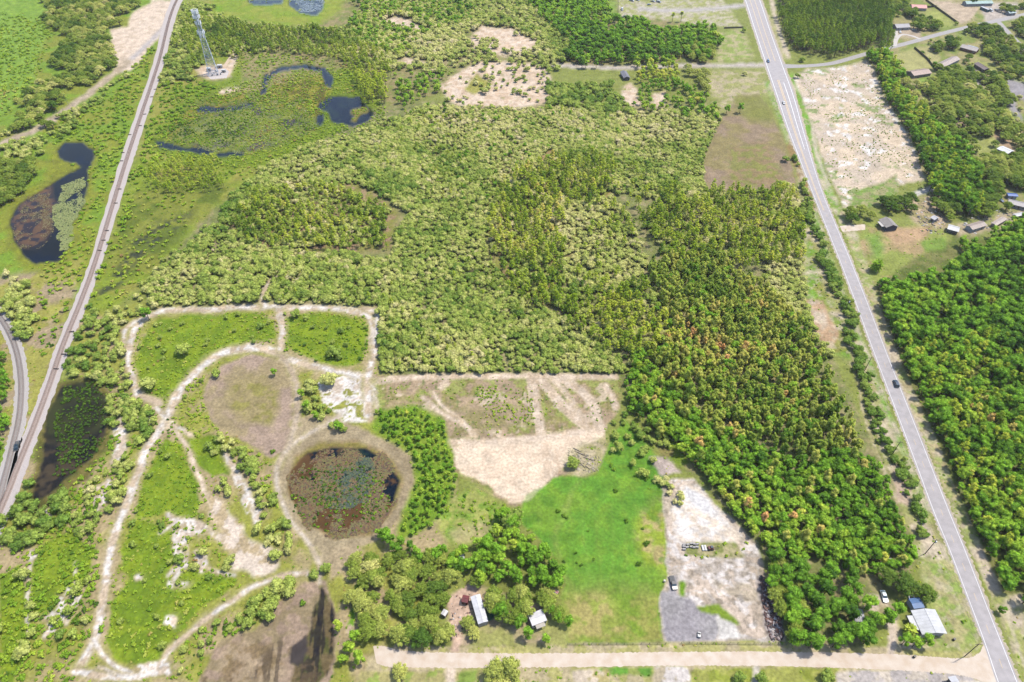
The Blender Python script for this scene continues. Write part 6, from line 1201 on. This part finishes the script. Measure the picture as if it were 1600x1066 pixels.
fence([(1446, 13), (1462, 11)], 1.9, 2.4, 'short dark fence beside the pink red roofed house', mat('fence_board_black', C(80, 66, 56), .9)); fence([(966, -6), (966, 28)], 1.8, 3, 'fence running up to the top edge west of the car row'); fence([(1131, 45), (1162, 44)], 1.6, 3, 'fence across the grass plot west of the highway', mat('fence_board_grey', C(140, 132, 118), .9))
fence([(1195, 890), (1206, 930), (1222, 975), (1228, 1009)], 1.8, 3, 'fence on the east side of the white yard'); fence([(1106, 762), (1130, 790), (1160, 822), (1186, 856)], 1.6, 3, 'fence between the white sand and the leafy wood')

# ------------------------------------------------------------------ power poles along the highway
tops = [(1264, 305), (1296, 385), (1328, 468), (1362, 558), (1407, 690), (1464, 843), (1530, 1006)]; prev = None
for i_, (x, y) in enumerate(tops):
    p_ = P(x, y, 11); t = empty('utility_pole', (p_.x, p_.y, 0), 0, label=['wooden power pole beside the highway, ' + q for q in ('farthest up the photo', 'second from the top of the line', 'third from the top of the line', 'fourth from the top of the line', 'third from the bottom of the line', 'by the hedge end below the wood', 'at the dirt road corner')][i_], cat='pole', group='power poles beside the highway')
    MB().tube((0, 0, -.5), (0, 0, 11), .17, .12, 8).build('pole', M_PW, t); MB().box(0, 0, 10.4, 2.4, .12, .14).build('crossarm', M_PW, t)
    for k in (-1.05, 0, 1.05): MB().tube((k, 0, 10.47), (k, 0, 10.75), .07, .04).build('insulator', cm((200, 200, 205), 'insulator_glaze', .3), t)
    if i_ in (2, 5): MB().tube((.3, -.15, 8.8), (.3, -.15, 9.8), .26, n=10).build('transformer', M_STEEL, t)
    if prev is not None:
        w_ = empty('power_line', (prev.x, prev.y, 0), 0, label='thin wires strung between poles, span number %s from the top' % ('one', 'two', 'three', 'four', 'five', 'six')[i_ - 1], cat='power line', group='wires beside the highway')
        for k in (-1.05, 0, 1.05):
            m = MB(); q = [Vector((k, 0, 10.75)) + (p_ - prev) * u_ * 1.0 - Vector((0, 0, 2.6 * 4 * u_ * (1 - u_) * .5)) for u_ in [j / 6 for j in range(7)]]
            for a, b in zip(q[:-1], q[1:]): a = Vector((a.x, a.y, a.z)); m.tube((a.x, a.y, min(a.z, 11)), (b.x, b.y, min(b.z, 11)), .018, n=3)
            m.build('wire', M_TYRE, w_)
    prev = Vector((p_.x, p_.y, 0)); 

# ------------------------------------------------------------------ small things: sleeper piles, logs, blocks, drums, rubble
def along(A_, B_): return math.atan2((B_ - A_).y, (B_ - A_).x)
pile = None; M_OLD = mat('old_sleeper', C(84, 74, 74), .9, var=.2)
for i_, (x, y) in enumerate([(226, 179), (219, 197), (203, 211), (192, 239), (190, 252), (175, 285), (187, 296), (181, 318), (167, 361), (162, 376), (156, 392), (125, 431), (117, 455), (105, 485), (96, 488), (112, 519), (100, 554), (88, 577), (249, 120), (243, 140), (237, 152)]):
    A = P(x, y); east = x > np.interp(y, [p_[1] for p_ in RL], [(a_[0] + b_[0]) / 2 for a_, b_ in zip(RL, RR)])
    t = empty('sleeper_pile', (A.x, A.y, 0), random.uniform(-.3, .3), label='dark heap of old sleepers on the %s ballast edge' % ('east' if east else 'west'), cat='sleeper pile', group='sleeper heaps on the %s ballast edge' % ('east' if east else 'west'))
    if pile is None: pile = MB().box(0, 0, 0, 2.5, .23, .18, bev=.02).mesh('sleeper', M_OLD)
    for k in range(5):
        o = link('sleeper', pile, t); o.location = (random.uniform(-.1, .1), (k % 3 - 1) * .3 + .12 * (k > 2), .22 + .19 * (k > 2)); o.rotation_euler = (0, 0, random.uniform(-.12, .12))
M_LOG = mat('log_bark', C(190, 172, 150), .9, var=.2)
for i_, (x0, y0, x1, y1) in enumerate([(902, 706, 922, 716), (912, 714, 934, 722), (905, 722, 918, 734), (896, 700, 912, 708), (915, 728, 925, 735), (1140, 690, 1102, 660)][:5]):
    A = P(x0, y0, .3); B = P(x1, y1, .3); t = empty('felled_log', tuple(A), 0, label=['long pale felled log, upper one at the green meadow corner', 'long pale felled log, lower one at the green meadow corner', 'short log lying west of the others by the meadow', 'short log lying north of the others on the sand edge', 'shortest log lying south of the others by the meadow'][i_], cat='log'); B -= A
    MB().tube((0, 0, 0), tuple(B * .75), .22, .12, 8).build('trunk', M_LOG, t); MB().tube(tuple(B * .6), tuple(B * .8 + Vector((.8, .6, .5))), .1, .05, 5).build('branch', M_LOG, t)
for i_ in range(11):
    x = 1069 + (i_ % 5) * 5.2 + random.uniform(-1, 1); y = 851 + (i_ // 5) * 4.5 + random.uniform(-1, 1); A = P(x, y); t = empty('concrete_block', (A.x, A.y, 0), random.uniform(-.3, .3), label='pale concrete block in the stacked rows on the white yard', cat='concrete block', group='concrete blocks stacked on the white yard')
    MB().box(0, 0, .4, 1.3, .7, .8, bev=.04).build('block', cm((200, 194, 190), 'cast_concrete', .9, .12, 2), t); MB().tube((0, 0, .78), (0, 0, .9), .06, n=5).build('lifting_eye', M_CHROME, t)
for i_, (x, c_, lb) in enumerate([(1098, (240, 238, 236), 'left one of two white slabs standing beside the maroon machine'), (1102, (232, 230, 228), 'right one of two white slabs standing beside the maroon machine')]):
    A = P(x, 857); t = empty('white_slab', (A.x, A.y, 0), .05, label=lb, cat='slab'); MB().box(0, 0, .35, .8, 2.4, .55, bev=.04).build('panel', cm(c_, 'slab_paint'), t); MB().box(0, 0, .05, .9, 2.5, .1).build('base', M_WOOD, t)
A = P(1110, 858); t = empty('maroon_machine', (A.x, A.y, 0), .1, label='maroon machine with dark arm between the stacked blocks and weeds', cat='machine'); MB().box(0, 0, .8, 2.2, 1.4, .9, bev=.08).build('body', cm((110, 40, 48), 'maroon_paint'), t); MB().box(.3, 0, 1.5, .9, 1.0, .6, bev=.05).build('cab', M_GLASS, t); MB().tube((1.0, 0, 1.0), (3.2, -.4, .6), .13, .1).build('arm', M_TYRE, t)
for sx in (-.7, .7):
    for sy_ in (-.75, .75): MB().tube((sx, sy_ - .12, .4), (sx, sy_ + .12, .4), .4, n=10).build('wheel', M_TYRE, t)
for x, y, c_, lb in ((1038, 909, (240, 232, 214), 'cream drum on the grass west of the black pickup'), (1490, 1000, (60, 50, 46), 'dark bin at the mouth of the sandy drive'), (1428, 1027, (40, 36, 34), 'small dark bin at the edge of the dirt road')):
    A = P(x, y); t = empty('drum', (A.x, A.y, 0), 0, label=lb, cat='drum'); MB().tube((0, 0, 0), (0, 0, 1.0), .42, n=14).build('barrel', cm(c_, 'drum_paint', .5), t); MB().tube((0, 0, 1.0), (0, 0, 1.06), .45, n=14).build('lid', cm(tuple(int(v * .9) for v in c_), 'drum_lid', .5), t)
# piles of junk seen as masses
def scatter_boxes(name, label, poly, n, smin, smax, cols, cat, seed=1, flat=.5):
    r_ = np.random.default_rng(seed); p_ = np.array(poly, float); pts = []
    while len(pts) < n:
        q = p_.min(0) + (p_.max(0) - p_.min(0)) * r_.random((400, 2)); q = q[inpoly(q[:, 0], q[:, 1], poly)]; pts += list(q)
    pts = np.array(pts[:n]); X, Y = W(pts[:, 0], pts[:, 1]); cube = np.array([(x, y, z) for z in (0, 1) for x, y in ((-1, -1), (1, -1), (1, 1), (-1, 1))], float); fq = np.array([(4, 5, 6, 7), (0, 1, 5, 4), (1, 2, 6, 5), (2, 3, 7, 6), (3, 0, 4, 7)])
    Vs = []
    for i in range(n):
        s_ = smin + (smax - smin) * r_.random(3) ** 1.5; s_[2] *= flat; a = r_.random() * 3.14; c, q = math.cos(a), math.sin(a); v = cube * s_; v[:, 2] += 0; v = v @ np.array([[c, q, 0], [-q, c, 0], [0, (r_.random() - .5) * .5, 1]]); Vs.append(v + [X[i], Y[i], 0])
    V = np.concatenate(Vs); Fc = np.concatenate([fq + 8 * i for i in range(n)]); o = link(name, mesh_np(name, V, Fc, [cm(c_, name + '_tone', .9, .15, 1.5) for c_ in cols], np.repeat(r_.integers(0, len(cols), n), 5)))
    return setp(o, label, cat, kind='stuff')
scatter_boxes('rubble', 'long heap of brown and pale rubble between white yard and wood', [(1188, 895), (1200, 915), (1216, 955), (1224, 1000), (1205, 1000), (1194, 955)], 420, .15, .8, [(200, 180, 176), (120, 90, 84), (90, 84, 88), (214, 206, 204), (150, 110, 96)], 'rubble', 2)
scatter_boxes('scrap', 'scrap and timber scattered round the sheds of the sandy farm yard', [(1425, 320), (1460, 310), (1480, 345), (1475, 368), (1440, 362)], 130, .15, .8, [(220, 214, 208), (150, 130, 120), (90, 96, 110), (190, 160, 140)], 'scrap', 3)
scatter_boxes('scrap', 'pale clutter on the ground along the right edge above the forest', [(1500, 345), (1560, 325), (1598, 320), (1598, 345), (1520, 366)], 120, .15, .9, [(226, 220, 216), (170, 150, 140), (110, 110, 120)], 'scrap', 4)
scatter_boxes('garden_clutter', 'pale garden clutter lying in the yards between the oak groves', [(1505, 98), (1530, 110), (1545, 150), (1530, 150), (1512, 120)], 110, .2, .9, [(230, 220, 214), (190, 170, 160), (150, 140, 140)], 'clutter', 5)
scatter_boxes('garden_clutter', 'small clutter lying round the two mobile homes', [(705, 930), (740, 925), (735, 990), (712, 1000), (700, 975)], 60, .1, .45, [(226, 220, 216), (120, 110, 104), (190, 150, 130)], 'clutter', 6)
scatter_boxes('yard_debris', 'low brush and debris strewn beside the felled logs', [(888, 700), (940, 715), (935, 738), (905, 738), (888, 722)], 120, .05, .9, [(190, 178, 150), (206, 192, 166), (160, 150, 116)], 'debris', 7, .2)
# lily pads
def pads(name, label, poly, n, r0, r1, cols, seed, thr=.5, z=.05, kill=None):
    r_ = np.random.default_rng(seed); p_ = np.array(poly, float); q = p_.min(0) + (p_.max(0) - p_.min(0)) * r_.random((n * 6, 2)); xw_, yw_ = W(q[:, 0], q[:, 1]); q = q[inpoly(q[:, 0] + 26 * (fbm(xw_, yw_, 16, 1, 4) - .5), q[:, 1] + 20 * (fbm(xw_, yw_, 16, 3, 4) - .5), poly)]
    X, Y = W(q[:, 0], q[:, 1]); k = fbm(X, Y, 7, seed % 5, 3) + .2 * (r_.random(X.shape) - .5) > thr; X, Y = X[k][:n], Y[k][:n]; m_ = len(X); rr = r0 + (r1 - r0) * r_.random(m_)
    th = np.arange(6) * math.pi / 3; V = np.stack([X[:, None] + rr[:, None] * np.cos(th), Y[:, None] + rr[:, None] * np.sin(th), z + .12 * r_.random((m_, 1)) + 0 * th], -1).reshape(-1, 3); b = np.arange(m_)[:, None] * 6
    Fq = np.concatenate([b + [[0, 1, 2, 3]], b + [[0, 3, 4, 5]]]); ix = r_.integers(0, len(cols), m_); o = link(name, mesh_np(name, V, Fq, [cm(c_, name + '_leaf', .6, .1, 2) for c_ in cols], np.concatenate([ix, ix]))); return setp(o, label, 'lily pads', kind='stuff')
pads('lily_pads', 'pale green lily pads covering the east half of the long pond', [(82, 330), (96, 290), (134, 272), (132, 318), (114, 348), (104, 392), (92, 392), (84, 355)], 5200, .2, .5, [(156, 164, 84), (132, 146, 66), (170, 174, 100)], 1, .33)
pads('lily_pads', 'sparse brown pads on the shallow west half of the long pond', [(20, 350), (40, 310), (70, 298), (84, 320), (82, 360), (60, 390), (30, 388)], 1500, .15, .4, [(150, 140, 70), (120, 96, 60), (140, 130, 80)], 2, .48)
pads('lily_pads', 'pale pads mottling the big lily marsh', [(262, 212), (330, 178), (400, 150), (480, 150), (500, 195), (440, 222), (385, 244), (330, 240), (290, 230)], 4200, .2, .5, [(156, 162, 78), (134, 150, 58), (170, 170, 92), (110, 128, 56)], 3, .52)
pads('lily_pads', 'bluish white pads on the pond at the top edge', [(455, -4), (505, -4), (504, 12), (494, 24), (470, 21)], 1400, .3, .6, [(150, 170, 190), (130, 150, 150), (176, 190, 200)], 4, .44)
pads('lily_pads', 'blue green and olive pads in the middle of the round pond', [(500, 745), (530, 715), (575, 720), (590, 745), (570, 785), (520, 795)], 2600, .15, .5, [(56, 84, 66), (84, 100, 56), (60, 78, 62), (104, 110, 56)], 5, .5)
pads('lily_pads', 'rust coloured and yellow pads along the rim of the round pond', [(448, 745), (500, 700), (600, 712), (624, 760), (592, 826), (530, 842), (476, 822)], 9000, .15, .5, [(128, 92, 50), (134, 114, 52), (98, 70, 46), (122, 120, 52)], 6, .49)
print('objects', len(bpy.data.objects))

# ------------------------------------------------------------------ thin summer haze
hz = bpy.data.materials.new('haze_air'); hz.use_nodes = True; n_ = hz.node_tree; n_.nodes.remove(n_.nodes['Principled BSDF'])
pv = n_.nodes.new('ShaderNodeVolumePrincipled'); pv.inputs['Density'].default_value = HAZE; pv.inputs['Color'].default_value = (.96, .97, 1, 1); pv.inputs['Anisotropy'].default_value = .2
n_.links.new(pv.outputs[0], n_.nodes['Material Output'].inputs['Volume'])
E_ = 50000.0; o = MB().box(0, 0, (262 - 1) / 2, 2 * E_, 2 * E_, 263).build('haze', hz); setp(o, 'thin even summer haze filling the air over the land', 'haze', kind='stuff')
SC.cycles.volume_bounces = 0
